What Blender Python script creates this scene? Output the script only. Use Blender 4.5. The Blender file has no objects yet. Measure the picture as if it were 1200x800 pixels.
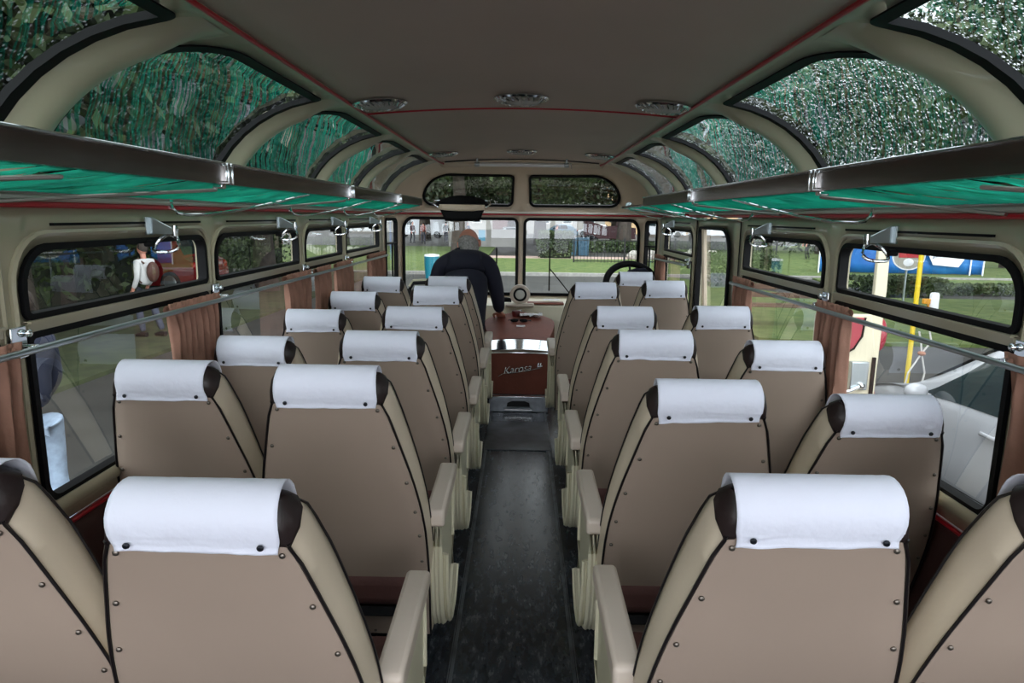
import bpy, bmesh, math, random
from mathutils import Vector, Matrix, noise
from mathutils.geometry import delaunay_2d_cdt
random.seed(7)
C = bpy.context.scene.collection
R = math.radians
# ------------------------------------------------------------------ camera
def look_basis(p, yaw, roll):
    fw = Vector((math.sin(-yaw)*math.cos(p), math.cos(yaw)*math.cos(p), -math.sin(p)))
    r = fw.cross(Vector((0, 0, 1))).normalized(); u = r.cross(fw)
    r2 = r*math.cos(roll)+u*math.sin(roll); u2 = -r*math.sin(roll)+u*math.cos(roll)
    return fw, r2, u2
cam_data = bpy.data.cameras.new('camera'); cam = bpy.data.objects.new('camera', cam_data); C.objects.link(cam)
fw, rr, uu = look_basis(R(10.4), R(0.72), 0.012)
cam.matrix_world = Matrix(((rr.x, uu.x, -fw.x, 0.01), (rr.y, uu.y, -fw.y, 0), (rr.z, uu.z, -fw.z, 1.5), (0, 0, 0, 1)))
cam_data.sensor_width = 36; cam_data.lens = 800/1200*36; cam_data.clip_start = 0.02; cam_data.clip_end = 400
cam_data.dof.use_dof = False
bpy.context.scene.camera = cam
# ------------------------------------------------------------------ world, sun, exposure
vs = bpy.context.scene.view_settings
vs.view_transform = 'Standard'; vs.look = 'None'; vs.gamma = 1; vs.use_curve_mapping = False
vs.exposure = 0.6
SKY = 2.6
w = bpy.data.worlds.new('world'); bpy.context.scene.world = w; w.use_nodes = True
nt = w.node_tree; nt.nodes.clear()
wo = nt.nodes.new('ShaderNodeOutputWorld'); bg = nt.nodes.new('ShaderNodeBackground')
tc = nt.nodes.new('ShaderNodeTexCoord'); nz = nt.nodes.new('ShaderNodeTexNoise'); nz.inputs['Scale'].default_value = 2.2; nz.inputs['Detail'].default_value = 4
cr = nt.nodes.new('ShaderNodeValToRGB'); cr.color_ramp.elements[0].position = .3; cr.color_ramp.elements[0].color = (.70, .74, .80, 1)
cr.color_ramp.elements[1].position = .7; cr.color_ramp.elements[1].color = (.90, .92, .96, 1)
nt.links.new(tc.outputs['Generated'], nz.inputs['Vector']); nt.links.new(nz.outputs['Fac'], cr.inputs['Fac'])
nt.links.new(cr.outputs['Color'], bg.inputs['Color']); bg.inputs['Strength'].default_value = SKY
# sky brightness raised behind the coach, added to light the rear-facing seat backs
sx_ = nt.nodes.new('ShaderNodeSeparateXYZ'); nt.links.new(tc.outputs['Generated'], sx_.inputs[0])
mr = nt.nodes.new('ShaderNodeMapRange'); mr.inputs['From Min'].default_value = .35; mr.inputs['From Max'].default_value = -.8; mr.inputs['To Min'].default_value = SKY*.62; mr.inputs['To Max'].default_value = SKY*1.85
nt.links.new(sx_.outputs['Y'], mr.inputs['Value']); nt.links.new(mr.outputs[0], bg.inputs['Strength'])
nt.links.new(bg.outputs[0], wo.inputs[0])
sun_d = bpy.data.lights.new('sun', 'SUN'); sun_d.energy = 0.5; sun_d.angle = R(40); sun_d.color = (1, .97, .92)
sun = bpy.data.objects.new('sun', sun_d); C.objects.link(sun); sun.rotation_euler = (R(20), R(25), 0)

# ------------------------------------------------------------------ materials
MATS = {}
def mat(name, col, rough=.5, metal=0, bump=0, bscale=40, var=0, vscale=8, coat=0, spec=None, sheen=0, col2=None, det=4):
    if name in MATS: return MATS[name]
    m = bpy.data.materials.new(name); m.use_nodes = True; n = m.node_tree.nodes; l = m.node_tree.links
    b = n['Principled BSDF']; b.inputs['Base Color'].default_value = (*col, 1); b.inputs['Roughness'].default_value = rough
    b.inputs['Metallic'].default_value = metal; b.inputs['Coat Weight'].default_value = coat
    if spec is not None: b.inputs['Specular IOR Level'].default_value = spec
    if sheen: b.inputs['Sheen Weight'].default_value = sheen
    t = n.new('ShaderNodeTexCoord')
    if var or col2:
        z = n.new('ShaderNodeTexNoise'); z.inputs['Scale'].default_value = vscale; z.inputs['Detail'].default_value = det
        l.new(t.outputs['Object'], z.inputs['Vector'])
        r = n.new('ShaderNodeValToRGB'); r.color_ramp.elements[0].position = .35; r.color_ramp.elements[1].position = .65
        c0 = tuple(c*(1-var) for c in col); c1 = tuple(min(1, c*(1+var)) for c in col) if col2 is None else col2
        r.color_ramp.elements[0].color = (*c0, 1); r.color_ramp.elements[1].color = (*c1, 1)
        l.new(z.outputs['Fac'], r.inputs['Fac']); l.new(r.outputs['Color'], b.inputs['Base Color'])
    if bump:
        z = n.new('ShaderNodeTexNoise'); z.inputs['Scale'].default_value = bscale; z.inputs['Detail'].default_value = 5
        l.new(t.outputs['Object'], z.inputs['Vector'])
        u = n.new('ShaderNodeBump'); u.inputs['Strength'].default_value = bump; u.inputs['Distance'].default_value = .01
        l.new(z.outputs['Fac'], u.inputs['Height']); l.new(u.outputs[0], b.inputs['Normal'])
    MATS[name] = m; return m
def glass(name, tint=(.93, .97, .95), ior=1.5, drops=0, rough=0.0, gain=1.0, dscale=90):
    m = bpy.data.materials.new(name); m.use_nodes = True; n = m.node_tree.nodes; l = m.node_tree.links; n.clear()
    o = n.new('ShaderNodeOutputMaterial'); tr = n.new('ShaderNodeBsdfTransparent'); tr.inputs[0].default_value = (*tint, 1)
    g = n.new('ShaderNodeBsdfGlossy'); g.inputs['Roughness'].default_value = rough; g.inputs['Color'].default_value = (.95, .97, 1, 1)
    f = n.new('ShaderNodeLayerWeight'); f.inputs['Blend'].default_value = .5
    pw = n.new('ShaderNodeMath'); pw.operation = 'POWER'; pw.inputs[1].default_value = 4.5; l.new(f.outputs['Facing'], pw.inputs[0])
    ma = n.new('ShaderNodeMath'); ma.operation = 'MULTIPLY_ADD'; ma.inputs[1].default_value = .92; ma.inputs[2].default_value = .065; l.new(pw.outputs[0], ma.inputs[0])
    mu = n.new('ShaderNodeMath'); mu.operation = 'MULTIPLY'; mu.inputs[1].default_value = gain; mu.use_clamp = True
    l.new(ma.outputs[0], mu.inputs[0])
    mx = n.new('ShaderNodeMixShader'); l.new(mu.outputs[0], mx.inputs[0]); l.new(tr.outputs[0], mx.inputs[1]); l.new(g.outputs[0], mx.inputs[2])
    last = mx
    if drops:
        t = n.new('ShaderNodeTexCoord'); mp = n.new('ShaderNodeMapping'); mp.inputs['Scale'].default_value = (1, 1, .55)
        l.new(t.outputs['Object'], mp.inputs[0])
        nz = n.new('ShaderNodeTexNoise'); nz.inputs['Scale'].default_value = 30; nz.inputs['Detail'].default_value = 2
        l.new(mp.outputs[0], nz.inputs['Vector'])
        ad = n.new('ShaderNodeMixRGB'); ad.blend_type = 'ADD'; ad.inputs[0].default_value = .02
        l.new(mp.outputs[0], ad.inputs[1]); l.new(nz.outputs['Color'], ad.inputs[2])
        v = n.new('ShaderNodeTexVoronoi'); v.inputs['Scale'].default_value = dscale; l.new(ad.outputs[0], v.inputs['Vector'])
        r = n.new('ShaderNodeValToRGB'); r.color_ramp.elements[0].position = .18; r.color_ramp.elements[0].color = (1, 1, 1, 1)
        r.color_ramp.elements[1].position = .42; r.color_ramp.elements[1].color = (0, 0, 0, 1)
        l.new(v.outputs['Distance'], r.inputs['Fac'])
        big = n.new('ShaderNodeTexNoise'); big.inputs['Scale'].default_value = 55; l.new(t.outputs['Object'], big.inputs['Vector'])
        r2 = n.new('ShaderNodeValToRGB'); r2.color_ramp.elements[0].position = .42; r2.color_ramp.elements[1].position = .6
        l.new(big.outputs['Fac'], r2.inputs['Fac'])
        m1 = n.new('ShaderNodeMath'); m1.operation = 'MULTIPLY'; l.new(r.outputs[0], m1.inputs[0]); l.new(r2.outputs[0], m1.inputs[1])
        bp = n.new('ShaderNodeBump'); bp.inputs['Strength'].default_value = 1; bp.inputs['Distance'].default_value = .006; l.new(r.outputs[0], bp.inputs['Height'])
        rf = n.new('ShaderNodeBsdfRefraction'); rf.inputs['IOR'].default_value = 1.33; rf.inputs['Roughness'].default_value = .05; rf.inputs['Color'].default_value = (.95, .98, 1, 1)
        l.new(bp.outputs[0], rf.inputs['Normal'])
        tl = n.new('ShaderNodeBsdfTranslucent'); tl.inputs['Color'].default_value = (.8, .88, .92, 1)
        dm = n.new('ShaderNodeMixShader'); dm.inputs[0].default_value = .60; l.new(rf.outputs[0], dm.inputs[1]); l.new(tl.outputs[0], dm.inputs[2])
        m2 = n.new('ShaderNodeMath'); m2.operation = 'MULTIPLY'; m2.inputs[1].default_value = drops; l.new(m1.outputs[0], m2.inputs[0])
        mm = n.new('ShaderNodeMixShader'); l.new(m2.outputs[0], mm.inputs[0]); l.new(mx.outputs[0], mm.inputs[1]); l.new(dm.outputs[0], mm.inputs[2])
        last = mm
    l.new(last.outputs[0], o.inputs[0]); return m
M_CEIL = mat('ceiling_vinyl', (.54, .435, .37), .6, bump=.05, bscale=300, var=.03, vscale=2)
M_WALL = mat('cream_paint', (.43, .385, .275), .32, var=.04, vscale=3, coat=.3)
M_TAN = mat('tan_paint', (.62, .50, .38), .4, var=.04, vscale=3)
M_BROWNP = mat('brown_panel', (.07, .03, .027), .5, bump=.1, bscale=200)
M_RED = mat('red_piping', (.42, .008, .02), .35)
M_WHITEPIPE = mat('pale_piping', (.62, .60, .55), .35)
M_RUBBER = mat('black_rubber', (.006, .006, .007), .6, spec=.15)
M_TAUPE = mat('taupe_leatherette', (.36, .278, .226), .48, bump=.12, bscale=9, var=.03, vscale=3)
M_CREAM = mat('cream_leatherette', (.60, .51, .39), .42, bump=.15, bscale=14, var=.03, vscale=5)
M_HEAD = mat('dark_brown_leatherette', (.018, .010, .010), .42, bump=.2, bscale=30)
M_PIPE = mat('black_piping', (.008, .006, .007), .35)
M_COVER = mat('white_linen', (.76, .78, .90), .85, bump=.35, bscale=22, sheen=.2)
M_SNAP = mat('dark_snap', (.015, .017, .025), .3, .4)
M_STUD = mat('bronze_stud', (.16, .14, .12), .35, .8)
M_ARM = mat('cream_vinyl', (.64, .55, .47), .45, bump=.08, bscale=20)
M_ARMP = mat('cream_moulding', (.68, .64, .48), .35)
M_LEG = mat('black_iron', (.01, .01, .012), .5, .3)
M_CHROME = mat('chrome', (.78, .82, .85), .12, 1)
M_STEEL = mat('galvanised_steel', (.45, .50, .52), .3, .9)
M_RAIL = mat('anodised_rail', (.19, .16, .145), .25, .85, var=.1, vscale=6)
M_TEAL = mat('teal_cord', (.005, .22, .18), .5, vscale=9, col2=(.02, .60, .46), det=2)
def _teal():
    n = M_TEAL.node_tree.nodes; l = M_TEAL.node_tree.links; tl = n.new('ShaderNodeBsdfTranslucent'); tl.inputs[0].default_value = (.01, .75, .55, 1)
    mx = n.new('ShaderNodeMixShader'); mx.inputs[0].default_value = .5; l.new(n['Principled BSDF'].outputs[0], mx.inputs[1]); l.new(tl.outputs[0], mx.inputs[2]); l.new(mx.outputs[0], n['Material Output'].inputs[0])
_teal()
M_CURT = mat('brown_curtain', (.33, .17, .12), .8, bump=.3, bscale=30, var=.12, vscale=15)
M_ENG = mat('brown_leatherette', (.20, .058, .038), .62, spec=.3, bump=.2, bscale=40, var=.1, vscale=5)
M_ALU = mat('brushed_aluminium', (.35, .38, .42), .3, .8, var=.15, vscale=20)
M_NAVY = mat('navy_cloth', (.008, .009, .022), .85, bump=.3, bscale=15)
M_SKIN = mat('skin', (.62, .27, .19), .5, var=.12, vscale=12)
M_HAIR = mat('grey_hair', (.30, .29, .28), .8, bump=.8, bscale=120, var=.3, vscale=60)
M_GLASS = glass('side_glass', tint=(.82, .86, .84), gain=1.25)
M_GLASSF = glass('windscreen_glass', tint=(.90, .95, .93))
M_GLASSR = glass('roof_glass_left', tint=(.60, .66, .62), gain=1.5, drops=.10, dscale=90)
M_GLASSR2 = glass('roof_glass_rainy', tint=(.66, .72, .72), gain=1.2, drops=1.0, dscale=130)
# floor material: dark blue grey lino with scuffs
def floor_mat():
    m = mat('dark_linoleum', (.030, .038, .048), .30, bump=.06, bscale=25)
    n = m.node_tree.nodes; l = m.node_tree.links; b = n['Principled BSDF']
    t = n.new('ShaderNodeTexCoord'); mp = n.new('ShaderNodeMapping'); mp.inputs['Scale'].default_value = (5, 1.6, 1); l.new(t.outputs['Object'], mp.inputs[0])
    z = n.new('ShaderNodeTexNoise'); z.inputs['Scale'].default_value = 6; z.inputs['Detail'].default_value = 9; z.inputs['Roughness'].default_value = .7; l.new(mp.outputs[0], z.inputs['Vector'])
    r = n.new('ShaderNodeValToRGB'); r.color_ramp.elements[0].position = .45; r.color_ramp.elements[0].color = (.012, .017, .023, 1)
    r.color_ramp.elements[1].position = .78; r.color_ramp.elements[1].color = (.08, .092, .105, 1); l.new(z.outputs['Fac'], r.inputs['Fac']); l.new(r.outputs[0], b.inputs['Base Color'])
    r2 = n.new('ShaderNodeMapRange'); r2.inputs['To Min'].default_value = .12; r2.inputs['To Max'].default_value = .38; l.new(z.outputs['Fac'], r2.inputs['Value']); l.new(r2.outputs[0], b.inputs['Roughness'])
    return m
M_FLOOR = floor_mat()

# ------------------------------------------------------------------ mesh helpers
class MB:
    def __init__(s): s.v = []; s.f = []
    def add(s, vs, fs):
        k = len(s.v); s.v += [tuple(p) for p in vs]; s.f += [tuple(i+k for i in f) for f in fs]; return s
    def box(s, c, d, rot=None):
        hx, hy, hz = d[0]/2, d[1]/2, d[2]/2
        P = [Vector((x, y, z)) for x in (-hx, hx) for y in (-hy, hy) for z in (-hz, hz)]
        if rot: P = [rot @ p for p in P]
        return s.add([p+Vector(c) for p in P], [(0, 1, 3, 2), (4, 6, 7, 5), (0, 4, 5, 1), (2, 3, 7, 6), (0, 2, 6, 4), (1, 5, 7, 3)])
    def tube(s, pts, r, n=8, closed=False, rz=None, up=None):
        pts = [Vector(p) for p in pts]; m = len(pts); V = []; up0 = Vector(up) if up else None
        for i, p in enumerate(pts):
            if closed: t = pts[(i+1) % m]-pts[i-1]
            else: t = pts[min(i+1, m-1)]-pts[max(i-1, 0)]
            t.normalize()
            u = up0 if up0 and abs(t.dot(up0)) < .98 else (Vector((0, 0, 1)) if abs(t.z) < .9 else Vector((0, 1, 0)))
            a = t.cross(u).normalized(); b = a.cross(t).normalized()
            rad = r[i] if isinstance(r, (list, tuple)) else r
            rb = rad if rz is None else rz
            for k in range(n):
                q = 2*math.pi*(k+.5)/n; V.append(p+a*(math.cos(q)*rad)+b*(math.sin(q)*rb))
        F = []
        for i in range(m if closed else m-1):
            j = (i+1) % m
            for k in range(n):
                F.append((i*n+k, i*n+(k+1) % n, j*n+(k+1) % n, j*n+k))
        if not closed: F += [tuple(range(n-1, -1, -1)), tuple((m-1)*n+k for k in range(n))]
        return s.add(V, F)
    def lathe(s, prof, n=24, c=(0, 0, 0), M=None):
        V = []; F = []; m = len(prof)
        for r_, z_ in prof:
            for k in range(n):
                q = 2*math.pi*k/n; p = Vector((r_*math.cos(q), r_*math.sin(q), z_))
                if M: p = M @ p
                V.append(p+Vector(c))
        for i in range(m-1):
            for k in range(n): F.append((i*n+k, i*n+(k+1) % n, (i+1)*n+(k+1) % n, (i+1)*n+k))
        F += [tuple(range(n-1, -1, -1)), tuple((m-1)*n+k for k in range(n))]
        return s.add(V, F)
    def prism(s, poly, a, b, axis='x'):
        n = len(poly)
        f = {'x': lambda t, p: (t, p[0], p[1]), 'y': lambda t, p: (p[0], t, p[1]), 'z': lambda t, p: (p[0], p[1], t)}[axis]
        V = [f(a, p) for p in poly]+[f(b, p) for p in poly]
        return s.add(V, [tuple(range(n)), tuple(range(2*n-1, n-1, -1))]+[(i, (i+1) % n, n+(i+1) % n, n+i) for i in range(n)])
    def grid(s, fn, nu, nv):
        V = [fn(i/nu, j/nv) for j in range(nv+1) for i in range(nu+1)]
        return s.add(V, [(j*(nu+1)+i, j*(nu+1)+i+1, (j+1)*(nu+1)+i+1, (j+1)*(nu+1)+i) for j in range(nv) for i in range(nu)])
    def ball(s, c, r, nu=16, nv=10, M=None):
        r = r if isinstance(r, (tuple, list)) else (r, r, r); V = []; F = []
        for j in range(nv+1):
            a = math.pi*j/nv-math.pi/2
            for i in range(nu):
                q = 2*math.pi*i/nu; p = Vector((r[0]*math.cos(a)*math.cos(q), r[1]*math.cos(a)*math.sin(q), r[2]*math.sin(a)))
                if M: p = M @ p
                V.append(p+Vector(c))
        for j in range(nv):
            for i in range(nu): F.append((j*nu+i, j*nu+(i+1) % nu, (j+1)*nu+(i+1) % nu, (j+1)*nu+i))
        return s.add(V, F)
    def build(s, name, m, parent=None, smooth=True, bevel=0, solid=0, sub=0, soff=-1, fix=True, angle=40, ref=None):
        me = bpy.data.meshes.new(name); me.from_pydata(s.v, [], s.f); me.materials.append(m)
        if fix:
            bm = bmesh.new(); bm.from_mesh(me); bmesh.ops.remove_doubles(bm, verts=bm.verts, dist=1e-6)
            bmesh.ops.recalc_face_normals(bm, faces=bm.faces)
            if ref is not None:
                a_ = sum((ref-f.calc_center_median()).dot(f.normal)*f.calc_area() for f in bm.faces)
                if a_ < 0: bmesh.ops.reverse_faces(bm, faces=bm.faces)
            bm.to_mesh(me); bm.free()
        if smooth:
            me.shade_smooth()
            try: me.set_sharp_from_angle(angle=R(angle))
            except Exception: pass
        o = bpy.data.objects.new(name, me); C.objects.link(o)
        if parent: o.parent = parent
        if solid: q = o.modifiers.new('solid', 'SOLIDIFY'); q.thickness = solid; q.offset = soff
        if bevel: q = o.modifiers.new('bevel', 'BEVEL'); q.width = bevel; q.segments = 3; q.limit_method = 'ANGLE'; q.angle_limit = R(40)
        if sub: q = o.modifiers.new('sub', 'SUBSURF'); q.levels = sub; q.render_levels = sub
        return o
def thing(name, label, cat, loc=(0, 0, 0), rz=0, group=None):
    o = bpy.data.objects.new(name, None); C.objects.link(o); o.location = loc; o.rotation_euler = (0, 0, rz)
    o.empty_display_size = .1; return tag(o, label, cat, group)
def tag(o, label, cat, group=None, kind=None):
    o['label'] = label; o['category'] = cat
    if group: o['group'] = group
    if kind: o['kind'] = kind
    return o
def struct(o, label=None, cat=None):
    o['kind'] = 'structure'
    if label: o['label'] = label
    if cat: o['category'] = cat
    return o
def lerp_tab(tab, x):
    if x <= tab[0][0]: return tab[0][1]
    for (a, b), (c, d) in zip(tab, tab[1:]):
        if x <= c:
            t = (x-a)/(c-a); return b+(d-b)*t
    return tab[-1][1]
def smooth_tab(tab, x):   # gentle average of the table for rounder outlines
    return (lerp_tab(tab, x-.018)+2*lerp_tab(tab, x)+lerp_tab(tab, x+.018))/4

# ------------------------------------------------------------------ bus body surface
AX, Y0, NB = 1.18, 5.8, 3.2
def se(a, b, ph):
    return a*max(0, math.cos(ph))**(2/NB), Y0+b*max(0, math.sin(ph))**(2/NB)
TAB = [(0., 0.)]
_p = se(AX, .9, 0)
for i in range(1, 2001):
    ph = math.pi/2*(i/2000); q_ = se(AX, .9, ph); TAB.append((TAB[-1][0]+math.hypot(q_[0]-_p[0], q_[1]-_p[1]), ph)); _p = q_
LF = TAB[-1][0]; SC = Y0+LF                       # arclength of the rounded front, s of the centre line
def phi_of(d):
    lo, hi = 0, len(TAB)-1
    while hi-lo > 1:
        m_ = (lo+hi)//2
        if TAB[m_][0] < d: lo = m_
        else: hi = m_
    (a, b), (c, e) = TAB[lo], TAB[hi]
    return b+(e-b)*((d-a)/(c-a) if c > a else 0)
V0, VA = 1.52, .70
def F0(side, s, v):
    if v <= V0: a, b, z = AX, .9, v
    else:
        t = (v-V0)/VA*math.pi/2; a = .70+.48*math.cos(t); b = .40+.50*math.cos(t); z = V0+.43*math.sin(t)
    if s <= Y0: return Vector((side*a, s, z))
    x, y = se(a, b, phi_of(min(s-Y0, LF))); return Vector((side*x, y, z))
def F(side, s, v, off=0):
    p = F0(side, s, v)
    if off:
        e = .004; s2 = min(max(s, .0), SC-.01)
        ds = F0(side, s2+e, v)-F0(side, s2-e, v); dv = F0(side, s, v+e)-F0(side, s, v-e)
        n = ds.cross(dv)
        if n.length > 1e-12:
            n.normalize()
            c = Vector((0, 3, 1.2))
            if n.dot(c-p) < 0: n = -n
            p = p+n*off
    return p
def rrect(s0, s1, v0, v1, rad=.04, n=6):
    rs = rad if isinstance(rad, (list, tuple)) else [rad]*4      # near-bottom, far-bottom, far-top, near-top
    out = []
    for (cx, cy, r, a0) in ((s0, v0, rs[0], 180), (s1, v0, rs[1], 270), (s1, v1, rs[2], 0), (s0, v1, rs[3], 90)):
        ox = cx+r if cx == s0 else cx-r; oy = cy+r if cy == v0 else cy-r
        for k in range(n+1):
            q = R(a0+90*k/n); out.append((ox+r*math.cos(q), oy+r*math.sin(q)))
    return out
def densify(poly, step=.08):
    out = []
    for i, p in enumerate(poly):
        q = poly[(i+1) % len(poly)]; d = math.hypot(q[0]-p[0], q[1]-p[1]); k = max(1, int(d/step))
        for j in range(k): out.append((p[0]+(q[0]-p[0])*j/k, p[1]+(q[1]-p[1])*j/k))
    return out
def inset(poly, d):
    n = len(poly); out = []
    A = sum(poly[i][0]*poly[(i+1) % n][1]-poly[(i+1) % n][0]*poly[i][1] for i in range(n))
    sg = 1 if A > 0 else -1
    for i in range(n):
        a, b = poly[i-1], poly[(i+1) % n]; tx, ty = b[0]-a[0], b[1]-a[1]; L_ = math.hypot(tx, ty) or 1
        out.append((poly[i][0]-ty/L_*d*sg, poly[i][1]+tx/L_*d*sg))
    return out
def inside(p, poly):
    x, y = p; c = False; n = len(poly)
    for i in range(n):
        x1, y1 = poly[i]; x2, y2 = poly[i-1]
        if (y1 > y) != (y2 > y) and x < (x2-x1)*(y-y1)/(y2-y1)+x1: c = not c
    return c
def sheet(mb, side, outline, holes, off=0, step=.12, fn=None):
    fn = fn or (lambda a, b: F(side, a, b, off))
    polys = [densify(outline, .1)]+[densify(h, .06) for h in holes]
    V = []; E_ = []
    for P in polys:
        k = len(V); V += P; E_ += [(k+i, k+(i+1) % len(P)) for i in range(len(P))]
    xs = [p[0] for p in outline]; ys = [p[1] for p in outline]
    x = min(xs)+step/2
    while x < max(xs):
        y = min(ys)+step/2
        while y < max(ys):
            p = (x+.0013*math.sin(91*x+37*y), y+.0011*math.cos(57*x))
            if inside(p, outline) and not any(inside(p, h) for h in holes): V.append(p)
            y += step
        x += step
    r = delaunay_2d_cdt([Vector(p) for p in V], E_, [], 0, 1e-6)
    vv, ff = r[0], r[2]; keep = []
    for f in ff:
        c = (sum(vv[i].x for i in f)/3, sum(vv[i].y for i in f)/3)
        if inside(c, outline) and not any(inside(c, h) for h in holes): keep.append(tuple(f))
    mb.add([fn(p.x, p.y) for p in vv], keep); return mb
NWIN = 0
def window(side, poly, glassm, gin=.009, gout=.008, cat=None, rib=.012, name=None, deep=-.02):
    global NWIN; NWIN += 1
    poly = densify(poly, .07)
    mb = sheet(MB(), side, poly, [], off=-.012, step=.1)
    o = mb.build(name or 'window_%d' % NWIN, glassm, fix=True); struct(o)
    A = inset(poly, gin); B = inset(poly, -gout); n = len(poly); g = MB(); V = []
    for P, of in ((B, .001), (B, rib), (A, rib), (A, deep)): V += [F(side, p[0], p[1], of) for p in P]
    Fc = []
    for k in range(3):
        for i in range(n): Fc.append((k*n+i, k*n+(i+1) % n, (k+1)*n+(i+1) % n, (k+1)*n+i))
    g.add(V, Fc); g.build('gasket', M_RUBBER, o, angle=60)
    return o
rect = lambda a, b, c, d: [(a, c), (b, c), (b, d), (a, d)]
# side windows: (near, far)
LW = [(.45, 1.50), (1.60, 2.55), (2.64, 3.62), (3.74, 4.50), (4.62, 5.68)]
RW = [(.45, 1.50), (1.60, 2.52), (2.65, 3.60), (4.70, 5.62)]
def side_holes(W):
    up = [rrect(a, b, 1.245, 1.412, [.02, .02, .05, .10]) for a, b in W]
    lo = [rrect(a, b, .775, 1.203, [.05, .05, .02, .02]) for a, b in W]
    return up, lo
QUART = rrect(5.98, 6.27, .62, 1.465, .04)
WS = rrect(6.38, SC-.035, .745, 1.475, [.06, .05, .05, .12])
DOOR = rrect(3.72, 4.64, .03, 1.50, .015)
DOORW = rrect(3.88, 4.56, .30, 1.44, [.08, .05, .04, .16])
SB = -.9
upL, loL = side_holes(LW); upR, loR = side_holes(RW)
for side, up, lo, nm in ((-1, upL, loL, 'left'), (1, upR, loR, 'right')):
    holes = up+lo
    out = rect(SB, 5.88, .70, V0)
    if side == 1:
        out = [(SB, .70), (3.71, .70), (3.71, 1.505), (4.65, 1.505), (4.65, .70), (5.88, .70), (5.88, V0), (SB, V0)]
    o = sheet(MB(), side, out, holes, step=.2).build('wall_'+nm, M_WALL, solid=.03, fix=True, ref=Vector((0, 3, 1.2)))
    o.modifiers['solid'].offset = 1 if False else -1
    struct(o)
    b = MB()
    for (a, c) in (((SB, 5.88),) if side == -1 else ((SB, 3.71), (4.65, 5.88))):
        sheet(b, side, rect(a, c, 0, .685), [], step=.4)
    struct(b.build('baseboard_'+nm, M_BROWNP, solid=.02, ref=Vector((0, 3, 1.2))))
    r = MB(); r2 = MB()
    for (a, c) in (((SB, 5.88),) if side == -1 else ((SB, 3.71), (4.65, 5.88))):
        r.tube([(side*1.172, a, .692), (side*1.172, c, .692)], .007)
        r2.tube([(side*1.168, a, .755), (side*1.168, c, .755)], .014, rz=.02)
    struct(r.build('trim_1' if side < 0 else 'trim_2', M_RED)); struct(r2.build('trim_3' if side < 0 else 'trim_4', M_WALL))
    for P in up: window(side, P, M_GLASS)
    for P in lo: window(side, P, M_GLASS)
    # raised surround of every window pair, a thin shadow slot above it
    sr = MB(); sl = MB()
    for a, c in (LW if side < 0 else RW):
        P = densify(rrect(a-.03, c+.03, .74, 1.445, [.05, .05, .07, .13]), .08)
        sr.tube([F(side, p[0], p[1], .004) for p in P], .009, 6, closed=True, up=(1, 0, 0))
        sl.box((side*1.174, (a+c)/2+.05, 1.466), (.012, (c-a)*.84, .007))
        sr.box((side*1.172, (a+c)/2, 1.224), (.016, c-a+.02, .024))
        sr.box((side*1.165, (a+c)/2, 1.236), (.02, c-a+.02, .006))
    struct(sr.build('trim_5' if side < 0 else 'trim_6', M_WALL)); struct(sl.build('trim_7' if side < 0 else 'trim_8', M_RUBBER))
# front wall with the two windscreens and the quarter windows
fmb = MB(); fl = MB()
for side in (-1, 1):
    sheet(fmb, side, rect(5.88, SC, .70, V0), [[q for q in QUART if True], WS] if False else [rrect(5.98, 6.27, .70001+.03, 1.465, .04), WS], step=.08)
    sheet(fl, side, rect(5.88, SC, 0, .70), [], step=.2)
struct(fmb.build('wall_front', M_TAN, solid=.02, ref=Vector((0, 3, 1.2)))); struct(fl.build('baseboard_front', M_WALL, solid=.02, ref=Vector((0, 3, 1.2))))
for side in (-1, 1):
    window(side, rrect(5.98, 6.27, .73, 1.465, .04), M_GLASS, gin=.016)
    m_ = MB(); m_.tube([F(side, 6.0, 1.25, .005), F(side, 6.25, 1.25, .005)], .008); m_.tube([F(side, 6.17, 1.25, .005), F(side, 6.17, .76, .005)], .008)
    struct(m_.build('trim_9' if side < 0 else 'trim_10', M_RUBBER))
    window(side, WS, M_GLASSF, gin=.016, gout=.012)
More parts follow.
